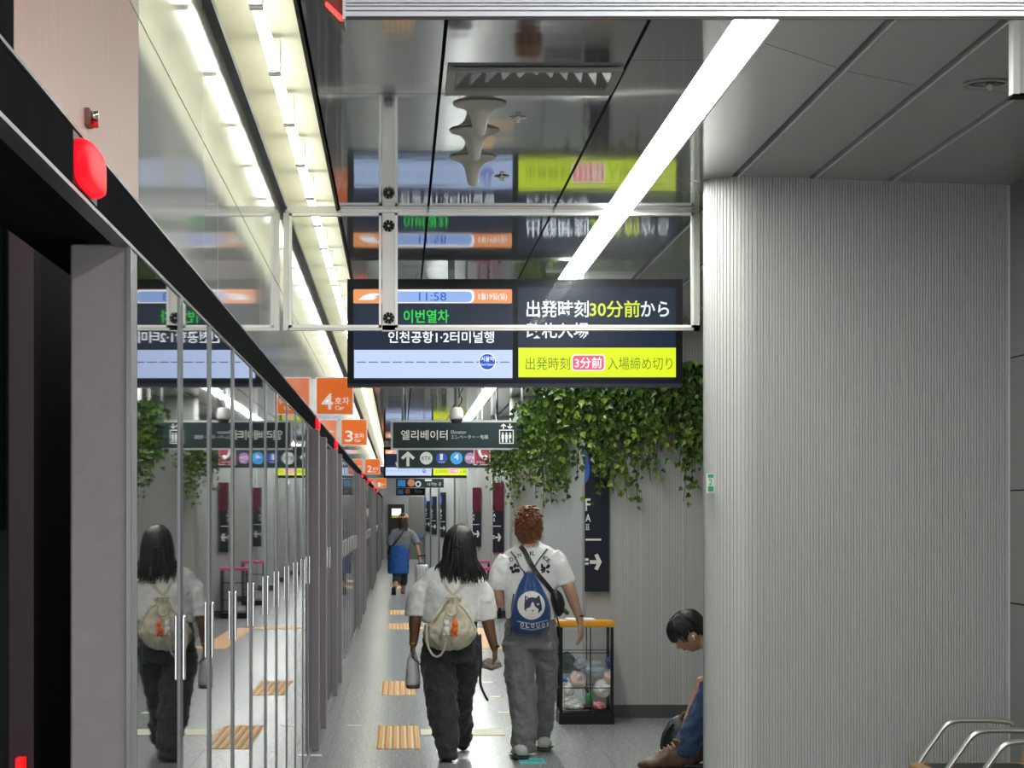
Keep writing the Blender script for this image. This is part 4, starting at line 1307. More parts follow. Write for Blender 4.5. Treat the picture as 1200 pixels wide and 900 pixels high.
def bvh_of(o):
    me = o.data
    mw = Matrix.Identity(4)
    return BVHTree.FromPolygons([v.co.copy() for v in me.vertices], [list(p.vertices) for p in me.polygons])
def drape(bm, bvh, off=.004, y0=10):
    """press flat print against the surface facing the viewer"""
    for v in bm.verts:
        h = bvh.ray_cast(Vector((v.co.x, y0, v.co.z)), Vector((0, 1, 0)))
        if h[0] is not None: v.co.y = h[0].y - off
    return bm
def subdiv(bm, n=3):
    bmesh.ops.triangulate(bm, faces=bm.faces[:])
    bmesh.ops.subdivide_edges(bm, edges=bm.edges[:], cuts=n, use_grid_fill=True)
    return bm
def ribbon(bm, pts, w, bvh, off=.006, t=.004, k=6, y0=10):
    """strap lying on a surface, pts are (x, z) seen from behind"""
    P = smooth_path([Vector((x, 0, z)) for x, z in pts], k)
    rows = []
    for i, p in enumerate(P):
        tg = (P[min(i + 1, len(P) - 1)] - P[max(i - 1, 0)]).normalized()
        nn = Vector((-tg.z, 0, tg.x)) * w / 2
        row = []
        for q in (p + nn, p, p - nn):
            h = bvh.ray_cast(Vector((q.x, y0, q.z)), Vector((0, 1, 0)))
            row.append(Vector((q.x, h[0].y if h[0] is not None else None, q.z)) if h[0] is not None else Vector((q.x, float('nan'), q.z)))
        ys_ = [r_.y for r_ in row if r_.y == r_.y]
        rows.append((row, min(ys_) if ys_ else None))
    good = [y_ for _, y_ in rows if y_ is not None]
    last = good[0]
    out = []
    for row, y_ in rows:
        last = y_ if y_ is not None else last
        out.append([Vector((r_.x, last - off, r_.z)) for r_ in row])
    rows = out
    a = [[bm.verts.new(v) for v in r_] for r_ in rows]
    b = [[bm.verts.new(v + Vector((0, t, 0))) for v in r_] for r_ in rows]
    for i in range(len(a) - 1):
        for j in range(2):
            bm.faces.new((a[i][j], a[i][j + 1], a[i + 1][j + 1], a[i + 1][j]))
            bm.faces.new((b[i][j], b[i + 1][j], b[i + 1][j + 1], b[i][j + 1]))
        bm.faces.new((a[i][0], a[i + 1][0], b[i + 1][0], b[i][0])); bm.faces.new((a[i][2], b[i][2], b[i + 1][2], a[i + 1][2]))

# ------------------------------------------------------------------ first walker: black hair, white shirt, cream bag
Y0 = D(184.5); k = Y0 / F
def J(px, py, dy=0.0): return pt(px, py, Y0) + Vector((0, dy, 0))
w1 = thing('person', 'woman with loose black hair, white shirt and black trousers, carrying a cream bag', 'person', (J(528, 890).x, Y0, 0), 'two women walking away side by side')
HM = head_matrix(J(539, 641), yaw=-.15, pitch=-.05)
bm = bmesh.new()
add_head(bm, HM)
limb(bm, [J(539, 648, -.01), J(537, 664, -.01), J(534, 678, 0)], [.050, .050, .075])
limb(bm, [J(531, 672), J(530, 690), J(529, 725), J(528, 752), J(528, 772)], [(.12, .07), (.165, .10), (.14, .10), (.15, .11), (.15, .11)], 18)
for pts_, r_ in (([J(505, 684), J(492, 702), J(486.5, 728, .0), J(485.5, 745, .03), J(484, 757, .04)], [.052, .048, .040, .031, .024]),
                 ([J(558, 686), J(568, 704), J(572, 730, -.01), J(577, 750, .0), J(580, 761, .02)], [.052, .048, .040, .031, .024])):
    limb(bm, pts_, r_)
limb(bm, [J(513, 770, -.02), J(517, 820, -.08), J(523, 880, -.12)], [.075, .055, .04])
limb(bm, [J(547, 770, .02), J(545, 820, .17), J(543, 860, .42)], [.07, .045, .03])
add_hand(bm, J(484, 757, .04), (-.06, .1, -1), (-1, -.2, 0), (.2, 1, 0), curl=.75, L=.15)
add_hand(bm, J(580, 761, .02), (.02, .15, -1), (1, -.3, 0), (-.3, 1, 0), curl=.35, L=.15)
body = put('body', bake(bm, .0048, smooth=3), M_SKIN_D, w1)
add_face(HM, body, M_LIPD, M_HAIRB)
# shirt
bm = bmesh.new()
limb(bm, [J(535, 667, -.01), J(533, 671), J(531, 677), J(530, 690), J(529, 708), J(528, 722), J(528, 729)], [(.072, .055), (.115, .07), (.185, .092), (.20, .118), (.185, .125), (.182, .13), (.178, .125)], 24)
limb(bm, [J(504, 682), J(494, 693), J(488, 708, .01), J(486.5, 722, .01)], [.058, .066, .070, .068], 16)
limb(bm, [J(557, 684), J(566, 695), J(569.5, 712), J(571, 727)], [.058, .066, .068, .062], 16)
M_SHIRT = mat('white_cotton', (.86, .85, .84), .8, sheen=.2)
sh1 = put('shirt', bake(bm, .007, .020, .07, 5), M_SHIRT, w1)
# trousers
bm = bmesh.new()
limb(bm, [J(528, 724), J(528, 745), J(528, 765), J(527, 778, -.01)], [(.150, .112), (.178, .125), (.19, .135), (.18, .125)], 24)
limb(bm, [J(511, 765, -.02), J(514, 790, -.05), J(517, 815, -.09), J(520, 845, -.12), J(523.5, 875, -.16), J(524, 886, -.17)], [(.105, .115), (.108, .11), (.105, .105), (.088, .10), (.065, .085), (.055, .08)], 18)
limb(bm, [J(545, 765, .02), J(546, 790, .07), J(544, 815, .14), J(543, 838, .27), J(545, 852, .36), J(544, 872, .44)], [(.098, .115), (.085, .11), (.066, .10), (.056, .09), (.062, .09), (.060, .085)], 18)
M_TROB = mat('black_cotton', (.030, .033, .036), .8, var=.2, vscale=10, sheen=.2)
put('trousers', bake(bm, .0075, .048, .07, 3), M_TROB, w1)
M_SHOEB = mat('black_shoe', (.012, .012, .013), .45)
for nm_, p_, d_, pi_ in (('left', (524.5, 892), (-.05, 1, 0), 0.0), ('right', (542, 880.5), (.06, 1, 0), .05)):
    yy = D((p_[1] - 604) / CAM_H)
    bm = bmesh.new(); add_shoe(bm, Vector((pt(p_[0], 0, yy).x, yy, .002)), d_, .24, .043, .075, pi_)
    obj('shoe', bm, M_SHOEB, w1, True)
# hair: a cap, a twisted half-up knot and loose locks to below the shoulders
bm = bmesh.new(); bmesh.ops.create_uvsphere(bm, u_segments=30, v_segments=20, radius=1.0)
for v in bm.verts:
    x, y, z = v.co
    v.co = HM @ Vector((.087 * x, .108 * y - .008, .122 * z + .008)) if (y < .45 or z > .45) else HM @ Vector((.07 * x, .07 * y, .10 * z))
rs_ = random.Random(3)
def w1h(i):
    a = rs_.uniform(-1.0, 1.0); u = rs_.uniform(-.2, .35)
    x = .085 * math.sin(a * 1.35); y = -.10 * math.cos(a * 1.35) - .005
    l = rs_.uniform(.10, .17) - .02 * abs(a)
    sw = rs_.uniform(-.02, .02)
    out = .45 * a
    return [(x * .35, y * .40, .134), (x * 1.0, y * 1.04, .078), (x * 1.14 + sw * .8, y * 1.13, -.015), (x * 1.20 + sw, y * 1.12, -.08), (x * 1.32 + out * .075 + sw * 1.5, y * 1.02 - .005, -.085 - l * .5), (x * 1.32 + out * .13 + sw, y * 1.0 + rs_.uniform(-.02, .02), -.075 - l)], rs_.uniform(.7, 1.4)
for i in range(150):
    P, q = w1h(i); tube(bm, [HM @ Vector(p) for p in P], .0085 * q, 5, 3, taper=.003)
for i in range(26):
    a = i * .9; rr = .026
    tube(bm, [HM @ Vector((.0 + rr * math.cos(a + t_) * (1 - .1 * t_), -.115 + .006 * t_, .02 - .004 * i + rr * .7 * math.sin(a + t_))) for t_ in (0, .6, 1.2, 1.8)], .008, 5, 2, taper=.004)
obj('hair', bm, M_HAIRB, w1, True)
bm = bmesh.new(); tube(bm, [HM @ Vector((-.03, -.125, -.01)), HM @ Vector((0, -.138, -.004)), HM @ Vector((.03, -.125, -.012))], .006, 8); obj('hair_clip', bm, M_SHOEB, w1, True)
bm = bmesh.new(); lathe(bm, J(580.5, 757.5, .015), [(.027, -.008), (.029, 0), (.027, .008)], 16); obj('wrist_watch', bm, M_SHOEB, w1)
bm = bmesh.new(); lathe(bm, J(484.2, 754, .04), [(.0275, -.006), (.030, 0), (.0275, .006)], 16); obj('bracelet', bm, mat('brass', (.7, .4, .12), .3, .9), w1)
# black belt strap hanging at the right
bm = bmesh.new(); tube(bm, [J(562, 742, -.12), J(563, 770, -.13), J(562, 796, -.11), J(565, 808, -.10), J(571, 820, -.08)], .008, 6, 4, flat=.4); obj('hanging_strap', bm, M_SHOEB, w1)

# cream drawstring bag
M_CANVAS = mat('cream_canvas', (.62, .56, .43), .85, var=.08, vscale=14)
M_ROPE = mat('cream_cord', (.66, .61, .48), .8)
yb = Y0 - .20
bag = thing('drawstring_bag', 'cream canvas drawstring bag worn on the back of the black-haired woman', 'bag', (J(526, 760).x, yb, J(526, 760).z))
bm = bmesh.new()
nseg = 44; rings = []
for (py, hw, hd, cx_) in ((759.5, 10, .03, 524), (757, 21, .075, 524), (750, 28, .10, 525), (741, 31.5, .11, 526), (734, 30, .105, 527), (727, 24, .09, 528), (719, 17, .07, 530), (711, 10, .05, 531), (705, 7, .036, 531), (701, 8.5, .042, 531), (697, 10, .05, 531)):
    ring = []
    for a in range(nseg):
        th = 2 * PI * a / nseg
        f = 1 + (.09 * math.sin(th * 9 + py * .05) * min(1, max(0, (735 - py) / 18)) if py < 735 else 0) + .05 * noise.noise(Vector((math.cos(th) * 2, math.sin(th) * 2, py * .12)))
        c = J(cx_, py)
        ring.append(bm.verts.new((c.x + hw * k * f * math.cos(th), yb + .02 + hd * f * math.sin(th), c.z)))
    rings.append(ring)
for a, b in zip(rings, rings[1:]):
    for q in range(nseg): bm.faces.new((a[q], a[(q + 1) % nseg], b[(q + 1) % nseg], b[q]))
bm.faces.new(rings[0][::-1]); bm.faces.new(rings[-1])
sack = obj('sack', bm, M_CANVAS, bag, True)
sub = sack.modifiers.new('s', 'SUBSURF'); sub.levels = 2; sub.render_levels = 2
dd_ = sack.modifiers.new('d', 'DISPLACE'); dd_.texture = clouds(.05); dd_.strength = .035; dd_.mid_level = .5
bm = bmesh.new()
bv1 = bvh_of(sh1)
ribbon(bm, [(J(514, 0).x, J(0, 668).z), (J(518, 0).x, J(0, 678).z), (J(525, 0).x, J(0, 690).z), (J(532, 0).x, J(0, 698).z)], .016, bv1)
obj('strap', bm, M_CANVAS, bag)
bm = bmesh.new()
ribbon(bm, [(J(552, 0).x, J(0, 671).z), (J(547, 0).x, J(0, 679).z), (J(538, 0).x, J(0, 690).z), (J(529, 0).x, J(0, 698).z)], .022, bv1)
obj('strap', bm, M_CANVAS, bag)
for P in ([(525, 708), (522, 712), (524, 718), (530, 719), (535, 714), (534, 707)], [(499, 728), (499, 742), (501, 755), (507, 765), (514, 766), (519, 759), (521, 750)], [(536, 706), (543, 712), (552, 726), (555, 736)], [(526, 700), (520, 704), (512, 716), (503, 726)]):
    bm = bmesh.new(); tube(bm, [J(a, b, -.30 + .02 * (abs(b - 730) / 30)) if b > 704 else J(a, b, -.25) for a, b in P], .0075, 8, 4); obj('cord', bm, M_ROPE, bag, True)
for cx_, c2, lab, m in ((521, 733, 'white plush charm hanging on the cream bag', mat('white_plush', (.78, .80, .80), .9)), (531, 734, 'orange plush charm hanging on the cream bag', mat('orange_plush', (.90, .17, .03), .9))):
    bm = bmesh.new()
    p_ = J(cx_, c2, -.335)
    ball(bm, p_ + Vector((0, 0, -.010)), (.024, .02, .024), 12, 8); ball(bm, p_ + Vector((0.004, 0, .026)), (.020, .018, .020), 12, 8)
    ball(bm, p_ + Vector((-.012, 0, -.038)), (.011, .014, .014), 8, 6); ball(bm, p_ + Vector((.014, 0, -.036)), (.011, .014, .014), 8, 6)
    ball(bm, p_ + Vector((-.007, 0, .048)), (.007, .007, .011), 8, 6); ball(bm, p_ + Vector((.015, 0, .046)), (.007, .007, .011), 8, 6)
    tag(put('charm', bake(bm, .004, smooth=2), m, None), lab, 'charm')
# white carrier bag in the left hand
pb = thing('carrier_bag', 'white plastic carrier bag hanging from the left hand of the black-haired woman', 'bag', (J(484, 790).x, Y0 + .05, J(484, 808).z))
bm = bmesh.new(); rings = []
for (py, hw, hd, cx_) in ((762, 3.5, .015, 484), (768, 4.5, .02, 484), (776, 7, .035, 484), (786, 8, .05, 484), (798, 8.6, .055, 484), (803, 8.4, .055, 484)):
    rings.append([bm.verts.new((J(cx_, 0).x + hw * k * math.cos(2 * PI * a / 24) * (1 + .10 * noise.noise(Vector((a * .8, py * .1, 1)))), Y0 + .05 + hd * math.sin(2 * PI * a / 24), J(0, py).z)) for a in range(24)])
for a, b in zip(rings, rings[1:]):
    for q in range(24): bm.faces.new((a[q], a[(q + 1) % 24], b[(q + 1) % 24], b[q]))
bm.faces.new(rings[0][::-1]); bm.faces.new(rings[-1])
obj('bag_body', bm, mat('white_plastic_film', (.85, .85, .88), .3, bump=.006, bscale=30), pb, True)
bm = bmesh.new(); c = J(484, 0)
loft(bm, [(c.x, Y0 + .05, J(0, 807.5).z), (c.x, Y0 + .05, J(0, 806).z), (c.x, Y0 + .05, J(0, 802).z)], [(.036, .045), (.044, .054), (.046, .055)], 20); obj('brown_base', bm, mat('brown_card', (.17, .11, .08), .7), pb, True)
for dx in (-1.6, 1.6):
    bm = bmesh.new(); tube(bm, [J(484 + dx, 764, .03), J(484 + dx * 1.3, 771, .03), J(484 + dx * 2, 778, .03)], .008, 6, 3, flat=.4); obj('handle', bm, MATS['white_plastic_film'], pb, True)
crumple(tuple(J(575.5, 779, .03)), (.060, .028, .034), mat('brown_wrapper', (.30, .24, .20), .6), 'small crumpled brown paper held in the right hand of the black-haired woman', 'paper_wrapper', 'wrapper', 31)
if 'group' in bpy.data.objects['paper_wrapper']: del bpy.data.objects['paper_wrapper']['group']

# ------------------------------------------------------------------ second walker: red-brown bun, print shirt, blue bag
Y0 = D(180.5); k = Y0 / F
w2 = thing('person', 'woman with a red-brown bun, printed white shirt and grey trousers', 'person', (J(622, 888).x, Y0, 0), 'two women walking away side by side')
HM = head_matrix(J(618.5, 619), yaw=.1, pitch=.05)
bm = bmesh.new()
add_head(bm, HM)
limb(bm, [J(619, 628, -.01), J(619, 638, -.01), J(620, 648, 0)], [.046, .047, .075])
limb(bm, [J(621, 645), J(621, 662), J(621, 695), J(622, 720), J(622, 745)], [(.11, .07), (.16, .10), (.13, .09), (.13, .10), (.15, .11)], 18)
limb(bm, [J(592, 662), J(584, 676), J(582, 694, .02), J(586, 704, .06), J(590, 708, .16), J(592, 704, .22)], [.05, .046, .045, .040, .031, .024])
limb(bm, [J(647, 655), J(657, 670), J(666, 688, -.03), J(673, 707, -.0), J(679, 723, .03), J(680.5, 730, .04)], [.05, .046, .043, .036, .026, .024])
limb(bm, [J(608, 745, -.02), J(611, 800, -.03), J(612, 866, -.05)], [.075, .055, .04])
limb(bm, [J(640, 745, .02), J(640, 800, .14), J(638, 866, .40)], [.075, .055, .04])
add_hand(bm, J(592, 704, .22), (.1, 1, .2), (-1, 0, .1), (0, .2, 1), curl=.8, L=.15)
add_hand(bm, J(680.5, 730, .04), (.05, .1, -1), (1, -.5, 0), (-.4, 1, 0), curl=.30, L=.16)
body = put('body', bake(bm, .0048, smooth=3), M_SKIN_L, w2)
add_face(HM, body, M_LIP, M_HAIRR)
bm = bmesh.new()
limb(bm, [J(620, 635.5, -.01), J(620, 639), J(620.5, 646), J(621, 660), J(621, 685), J(622, 712), J(622, 726)], [(.065, .052), (.095, .065), (.165, .09), (.185, .112), (.175, .115), (.168, .118), (.165, .118)], 24)
limb(bm, [J(596, 655), J(588, 668), J(584, 680), J(583, 690, .01)], [.066, .072, .068, .060], 16)
limb(bm, [J(645, 650), J(653, 662), J(659, 676), J(662, 685)], [.066, .074, .076, .074], 16)
sh2 = put('shirt', bake(bm, .007, .016, .07, 5), M_SHIRT, w2)
M_PRINT = mat('black_print', (.02, .02, .025), .7)
bv2 = bvh_of(sh2)
def print_text(body_, box_, ang=0.0):
    b = subdiv(text_bm(body_, *box_, Y0, .012), 1)
    if ang:
        c = pt((box_[0] + box_[2]) / 2, (box_[1] + box_[3]) / 2, Y0)
        bmesh.ops.rotate(b, cent=c, matrix=Matrix.Rotation(ang, 3, 'Y'), verts=b.verts[:])
    return obj('shirt_lettering', drape(b, bv2, .005), M_PRINT, sh2)
for ch, px, py, a in (('D', 598.5, 655.3, -.55), ('A', 603, 652.3, -.45), ('N', 607.8, 650.3, -.35), ('I', 620.6, 648.2, -.05), ('L', 624.5, 648.2, .1), ('N', 635, 652.3, .40), ('C', 638.7, 654.2, .5), ('E', 642, 656.8, .6)):
    w_ = .8 if ch == 'I' else 1.9
    print_text(ch, (px - w_, py - 2.4, px + w_, py + 2.4), a)
rs_ = random.Random(5)
for cx_, cy_ in ((602.5, 665.5), (638, 665.5)):
    bm = bmesh.new()
    for i in range(11):
        c = pt(cx_ + rs_.uniform(-4.2, 4.2), cy_ + rs_.uniform(-4.5, 5), Y0)
        disc(bm, (c.x, c.z), rs_.uniform(.006, .013), Y0, Y0 + .0005, 9)
    for i in range(4):
        a = rs_.uniform(0, 6.28); p_ = pt(cx_ + rs_.uniform(-3, 3), cy_ + rs_.uniform(0, 8), Y0)
        v_ = [bm.verts.new(p_ + Vector((.004 * math.cos(a + q_), 0, .004 * math.sin(a + q_))) + (Vector((.03 * math.cos(a), 0, .03 * math.sin(a))) if q_ > 2 else Vector())) for q_ in (1.57, 4.71, 4.71, 1.57)][:3]
        bm.faces.new(v_)
    obj('flower_print', drape(bm, bv2, .005), M_PRINT, sh2)
bm = bmesh.new()
limb(bm, [J(622, 716), J(622, 735), J(621, 752), J(621, 764, -.01)], [(.150, .115), (.165, .12), (.172, .128), (.165, .12)], 24)
limb(bm, [J(606, 752, -.02), J(609, 785, -.02), J(612, 815, -.04), J(613.5, 850, -.06), J(613.5, 880, -.07)], [(.098, .112), (.100, .105), (.092, .10), (.085, .10), (.076, .10)], 18)
limb(bm, [J(639, 752, .02), J(641, 785, .08), J(641.5, 815, .16), J(640, 850, .31), J(638, 868, .40)], [(.088, .11), (.074, .105), (.066, .10), (.062, .095), (.052, .085)], 18)
M_TROG = mat('grey_cotton', (.20, .20, .205), .85, var=.12, vscale=12, sheen=.2)
put('trousers', bake(bm, .0075, .048, .07, 3), M_TROG, w2)
M_SNEAK = mat('pale_sneaker', (.52, .50, .47), .6); M_SOLE = mat('dark_sole', (.05, .05, .05), .7)
for p_, d_, pi_ in (((611.5, 891), (-.08, 1, 0), 0), ((637, 881.5), (.10, 1, 0), .04)):
    yy = D((p_[1] - 604) / CAM_H); H = Vector((pt(p_[0], 0, yy).x, yy, .004))
    bm = bmesh.new(); add_shoe(bm, H + Vector((0, 0, .012)), d_, .26, .046, .078, pi_); o = obj('shoe', bm, M_SNEAK, w2, True)
    bm = bmesh.new(); add_shoe(bm, H, d_, .265, .056, .030, pi_); obj('sole', bm, M_SOLE, o, True)
bm = bmesh.new(); bmesh.ops.create_uvsphere(bm, u_segments=28, v_segments=18, radius=1.0)
for v in bm.verts:
    x, y, z = v.co
    v.co = HM @ Vector((.086 * x, .108 * y - .006, .128 * z + .010)) if (y < .45 or z > .45) else HM @ Vector((.07 * x, .07 * y, .10 * z))
rs_ = random.Random(9)
for i in range(120):     # curls swept up into a loose bun
    a = rs_.uniform(-1.5, 1.5); z0 = rs_.uniform(-.075, .095)
    R_ = math.sqrt(max(.05, 1 - (z0 / .13) ** 2))
    x = .084 * R_ * math.sin(a); y = -.100 * R_ * math.cos(a) - .012
    tube(bm, [HM @ Vector((x, y, z0)), HM @ Vector((x * 1.07, y * 1.08, z0 + .018)), HM @ Vector((x * .75, y * 1.12, z0 * .7 + .035)), HM @ Vector((x * .4, y * 1.12 - .01, z0 * .5 + .045))], .009 * rs_.uniform(.6, 1.2), 5, 3, taper=.004)
for i in range(90):
    u = rs_.uniform(0, 6.28); v_ = rs_.uniform(-1, 1); q = math.sqrt(1 - v_ * v_)
    c = Vector((.050 * q * math.cos(u), -.098 + .036 * q * math.sin(u), .045 + .050 * v_)); a0 = rs_.uniform(0, 6.28); rr = rs_.uniform(.012, .02)
    ax = Vector((math.cos(a0), rs_.uniform(-.5, .5), math.sin(a0))) * rr; bx_ = Vector((-math.sin(a0), rs_.uniform(-.5, .5), math.cos(a0))) * rr
    tube(bm, [HM @ (c + ax * math.cos(t_) + bx_ * math.sin(t_)) for t_ in (0, 1.2, 2.4, 3.6, 4.4)], .006, 5, 2, taper=.003)
for i in range(90):    # waves over the top of the head
    u = rs_.uniform(-PI, PI); e = rs_.uniform(.45, 1.45)
    c = Vector((.086 * math.cos(e) * math.sin(u), -.008 - .106 * math.cos(e) * math.cos(u), .012 + .128 * math.sin(e)))
    d_ = Vector((rs_.uniform(-.03, .03), rs_.uniform(-.05, -.01), rs_.uniform(-.012, .012)))
    tube(bm, [HM @ (c - d_ * .4), HM @ (c * 1.03), HM @ (c * 1.03 + d_ * .6), HM @ (c + d_ * 1.1)], .008, 5, 3, taper=.004)
for i in range(26):
    a = rs_.uniform(-1.6, 1.6)
    x = .082 * math.sin(a); y = -.095 * math.cos(a)
    z = rs_.uniform(-.06, .08)
    tube(bm, [HM @ Vector((x, y, z)), HM @ Vector((x * 1.2, y * 1.12, z + rs_.uniform(-.02, .03))), HM @ Vector((x * 1.3, y * 1.1, z + rs_.uniform(-.04, .05)))], .0025, 4, 3, taper=.001)
obj('hair', bm, M_HAIRR, w2, True)
bm = bmesh.new(); lathe(bm, J(679, 722, .03), [(.028, -.005), (.031, 0), (.028, .005)], 16); obj('bracelet', bm, M_SHOEB, w2)
# blue drawstring bag with a round dog emblem
M_BLUE = mat('blue_nylon', (.012, .055, .21), .4, bump=.006, bscale=18, sheen=.2)
M_EMBW = mat('emblem_white', (.74, .72, .66), .6); M_EMBD = mat('emblem_navy', (.025, .03, .08), .6); M_EMBG = mat('emblem_grey', (.40, .44, .50), .6)
yb = Y0 - .15
bag2 = thing('drawstring_bag', 'blue nylon drawstring bag with a round white dog emblem', 'bag', (J(620, 742).x, yb, J(620, 742).z))
bm = bmesh.new(); rings = []
for (py, hw, hd, cx_) in ((742, 10, .025, 617), (739.5, 17, .05, 618), (733, 21, .07, 620), (722, 23, .08, 621), (712, 22.5, .08, 621.5), (702, 20, .07, 621), (693, 16, .058, 620), (684, 12, .045, 619.5), (677, 8, .035, 619), (673.5, 6, .03, 619), (670, 7, .032, 619)):
    ring = []
    for a in range(nseg):
        th = 2 * PI * a / nseg
        f = 1 + (.08 * math.sin(th * 11) * min(1, max(0, (705 - py) / 18)) if py < 705 else 0) + .04 * noise.noise(Vector((math.cos(th) * 2, math.sin(th) * 2, py * .12 + 9)))
        c = J(cx_, py)
        ring.append(bm.verts.new((c.x + hw * k * f * math.cos(th), yb + hd * f * math.sin(th), c.z)))
    rings.append(ring)
for a, b in zip(rings, rings[1:]):
    for q in range(nseg): bm.faces.new((a[q], a[(q + 1) % nseg], b[(q + 1) % nseg], b[q]))
bm.faces.new(rings[0][::-1]); bm.faces.new(rings[-1])
sack2 = obj('sack', bm, M_BLUE, bag2, True)
bvb = bvh_of(sack2)
def poly_print(pts_, m, nm, off):
    b = bmesh.new(); b.faces.new([b.verts.new(pt(a_, b_, Y0)) for a_, b_ in pts_])
    subdiv(b, 3)
    return obj(nm, drape(b, bvb, off), m, sack2)
circ = lambda cx_, cy_, rx, ry, n=24: [(cx_ + rx * math.cos(2 * PI * i / n), cy_ + ry * math.sin(2 * PI * i / n)) for i in range(n)]
poly_print(circ(620.5, 708, 16, 16.5), M_EMBW, 'emblem_disc', .004)
poly_print([(612.6, 713), (612.2, 707), (613.8, 702), (613.2, 696), (617.2, 699.3), (621.5, 698.6), (626, 699.3), (629.8, 696), (630.4, 702), (632.4, 707.5), (632.8, 713), (629, 716.5), (616.5, 717)], M_EMBD, 'dog_head', .0065)
poly_print([(621.3, 704.2), (623, 704.2), (624.5, 709), (629, 712.5), (628, 716.2), (624, 718.8), (620, 718.8), (615, 716.8), (614.2, 712.3), (619, 709.5)], M_EMBW, 'dog_muzzle', .0085)
poly_print([(614.4, 698.2), (616.4, 700), (615, 702)], M_EMBW, 'dog_ear', .0085)
poly_print([(626.3, 706), (629.8, 705), (630, 707.2), (626.8, 708)], M_EMBG, 'dog_mark', .0085)
poly_print([(620.8, 713.2), (623.6, 713.2), (622.2, 715.4)], M_EMBD, 'dog_nose', .0105)
poly_print([(618.2, 709.2), (619.8, 708.6), (619.6, 710.2)], M_EMBD, 'dog_eye', .0105)
poly_print([(604.5, 725.8), (621, 728.6), (640.5, 724.6), (640.3, 726), (621, 730), (604.7, 727.3)], M_EMBG, 'band_line', .0045)
poly_print([(607.5, 733.4), (621, 735.6), (640.5, 732.2), (640.3, 733.7), (621, 737), (608, 734.9)], M_EMBG, 'band_line', .0045)
for i, ch in enumerate('OLOUOI'):
    px = 609.8 + i * 6.2; py = 730.7 + .9 - .12 * (i - 2.2) ** 2 * 1.6
    b = subdiv(text_bm(ch, px - 2.0, py - 2.6, px + 2.0, py + 2.6, Y0, .04), 1)
    obj('bag_lettering', drape(b, bvb, .006), M_EMBW, sack2)
M_CORD = mat('slate_blue_cord', (.07, .09, .14), .7)
for P in ([(598, 646), (604, 655), (609, 665), (617, 673)], [(641, 643), (634, 651), (627, 661), (621, 673)]):
    bm = bmesh.new(); ribbon(bm, [(J(a, 0).x, J(0, b).z) for a, b in P], .009, bv2, .008); obj('cord', bm, M_CORD, bag2)
bm = bmesh.new(); tube(bm, [J(604, 727, -.20), J(599, 734, -.14), J(597, 742, -.13)], .006, 6); tube(bm, [J(597, 742, -.13), J(594, 744, -.13)], .012, 6); obj('corner_cord', bm, M_CORD, bag2, True)
bm = bmesh.new(); tube(bm, [J(601, 695, -.13), J(599, 712, -.14), J(600, 726, -.15)], .005, 6); obj('corner_cord', bm, M_CORD, bag2, True)
bm = bmesh.new(); ball(bm, J(619, 671.5, -.155), (.028, .02, .018), 12, 8); obj('toggle', bm, mat('brown_toggle', (.30, .12, .07), .5), bag2, True)
# black shoulder bag: strap over the left shoulder, pouch at the right hip
pch = thing('shoulder_bag', 'small black shoulder bag with a wide strap crossing the printed shirt', 'bag', (J(653, 700).x, Y0 - .1, J(653, 712).z))
bm = bmesh.new(); ribbon(bm, [(J(a, 0).x, J(0, b).z) for a, b in ((609, 639.5), (614, 646), (620, 658), (628, 671), (638, 683), (647, 694))], .030, bv2, .014, .005); obj('strap', bm, M_SHOEB, pch)
bm = bmesh.new(); limb(bm, [J(648, 692, -.10), J(651, 699, -.09), J(654, 708, -.07), J(654.5, 716, -.05), J(654, 720, -.04)], [(.022, .03), (.040, .06), (.040, .065), (.028, .055), (.012, .03)], 16); obj('pouch', bm, M_SHOEB, pch, True)
bm = bmesh.new(); tube(bm, [J(650, 716, -.10), J(654, 735, -.14), J(656, 756, -.13)], .005, 6); obj('loose_strap', bm, M_SHOEB, pch, True)
bm = bmesh.new(); p_ = J(662.3, 716.5, -.03); loft(bm, [p_ + Vector((-.022, 0, .018)), p_ + Vector((-.008, 0, .008)), p_ + Vector((.012, 0, -.010)), p_ + Vector((.02, 0, -.016))], [(.008, .006), (.014, .009), (.014, .009), (.008, .006)], 10)
obj('key_fob', bm, mat('brown_leather', (.10, .06, .035), .5), pch, True)
bm = bmesh.new(); tube(bm, [J(655, 712, -.04), J(658, 713, -.03), J(660, 714.5, -.03)], .004, 6); obj('fob_cord', bm, M_SHOEB, pch, True)

# ------------------------------------------------------------------ far walker
Y0 = D(60); k = Y0 / F
w3 = thing('person', 'far walker in a grey top and blue wrap over black trousers, pulling a suitcase', 'person', (J(470, 697).x, Y0, 0))
HM = head_matrix(J(473, 610), yaw=-.2, pitch=-.15)
bm = bmesh.new()
add_head(bm, HM)
limb(bm, [J(473, 614, 0), J(472, 619, -.02), J(472, 623)], [.046, .048, .08])
limb(bm, [J(471, 620), J(471, 630), J(470, 645), J(469, 655)], [(.12, .08), (.16, .10), (.14, .10), (.15, .11)], 16)
limb(bm, [J(463, 624), J(458, 633), J(456, 645, .05), J(455, 655, .1)], [.05, .045, .038, .025])
limb(bm, [J(480, 624), J(486, 633), J(490, 645, -.1), J(492, 655, -.18)], [.05, .045, .038, .025])
limb(bm, [J(464, 655, -.05), J(465, 675, -.05), J(463, 688, -.2)], [.07, .05, .04])
limb(bm, [J(473, 655), J(473, 678, .1), J(472, 695, .15)], [.07, .05, .04])
add_hand(bm, J(455, 655, .1), (0, .2, -1), (-1, 0, 0), (.2, 1, 0), curl=.4, L=.16)
add_hand(bm, J(492, 655, -.18), (.1, -.3, -1), (1, -.3, 0), (-.3, 1, 0), curl=.9, L=.16)
body = put('body', bake(bm, .007, smooth=2), M_SKIN_M, w3)
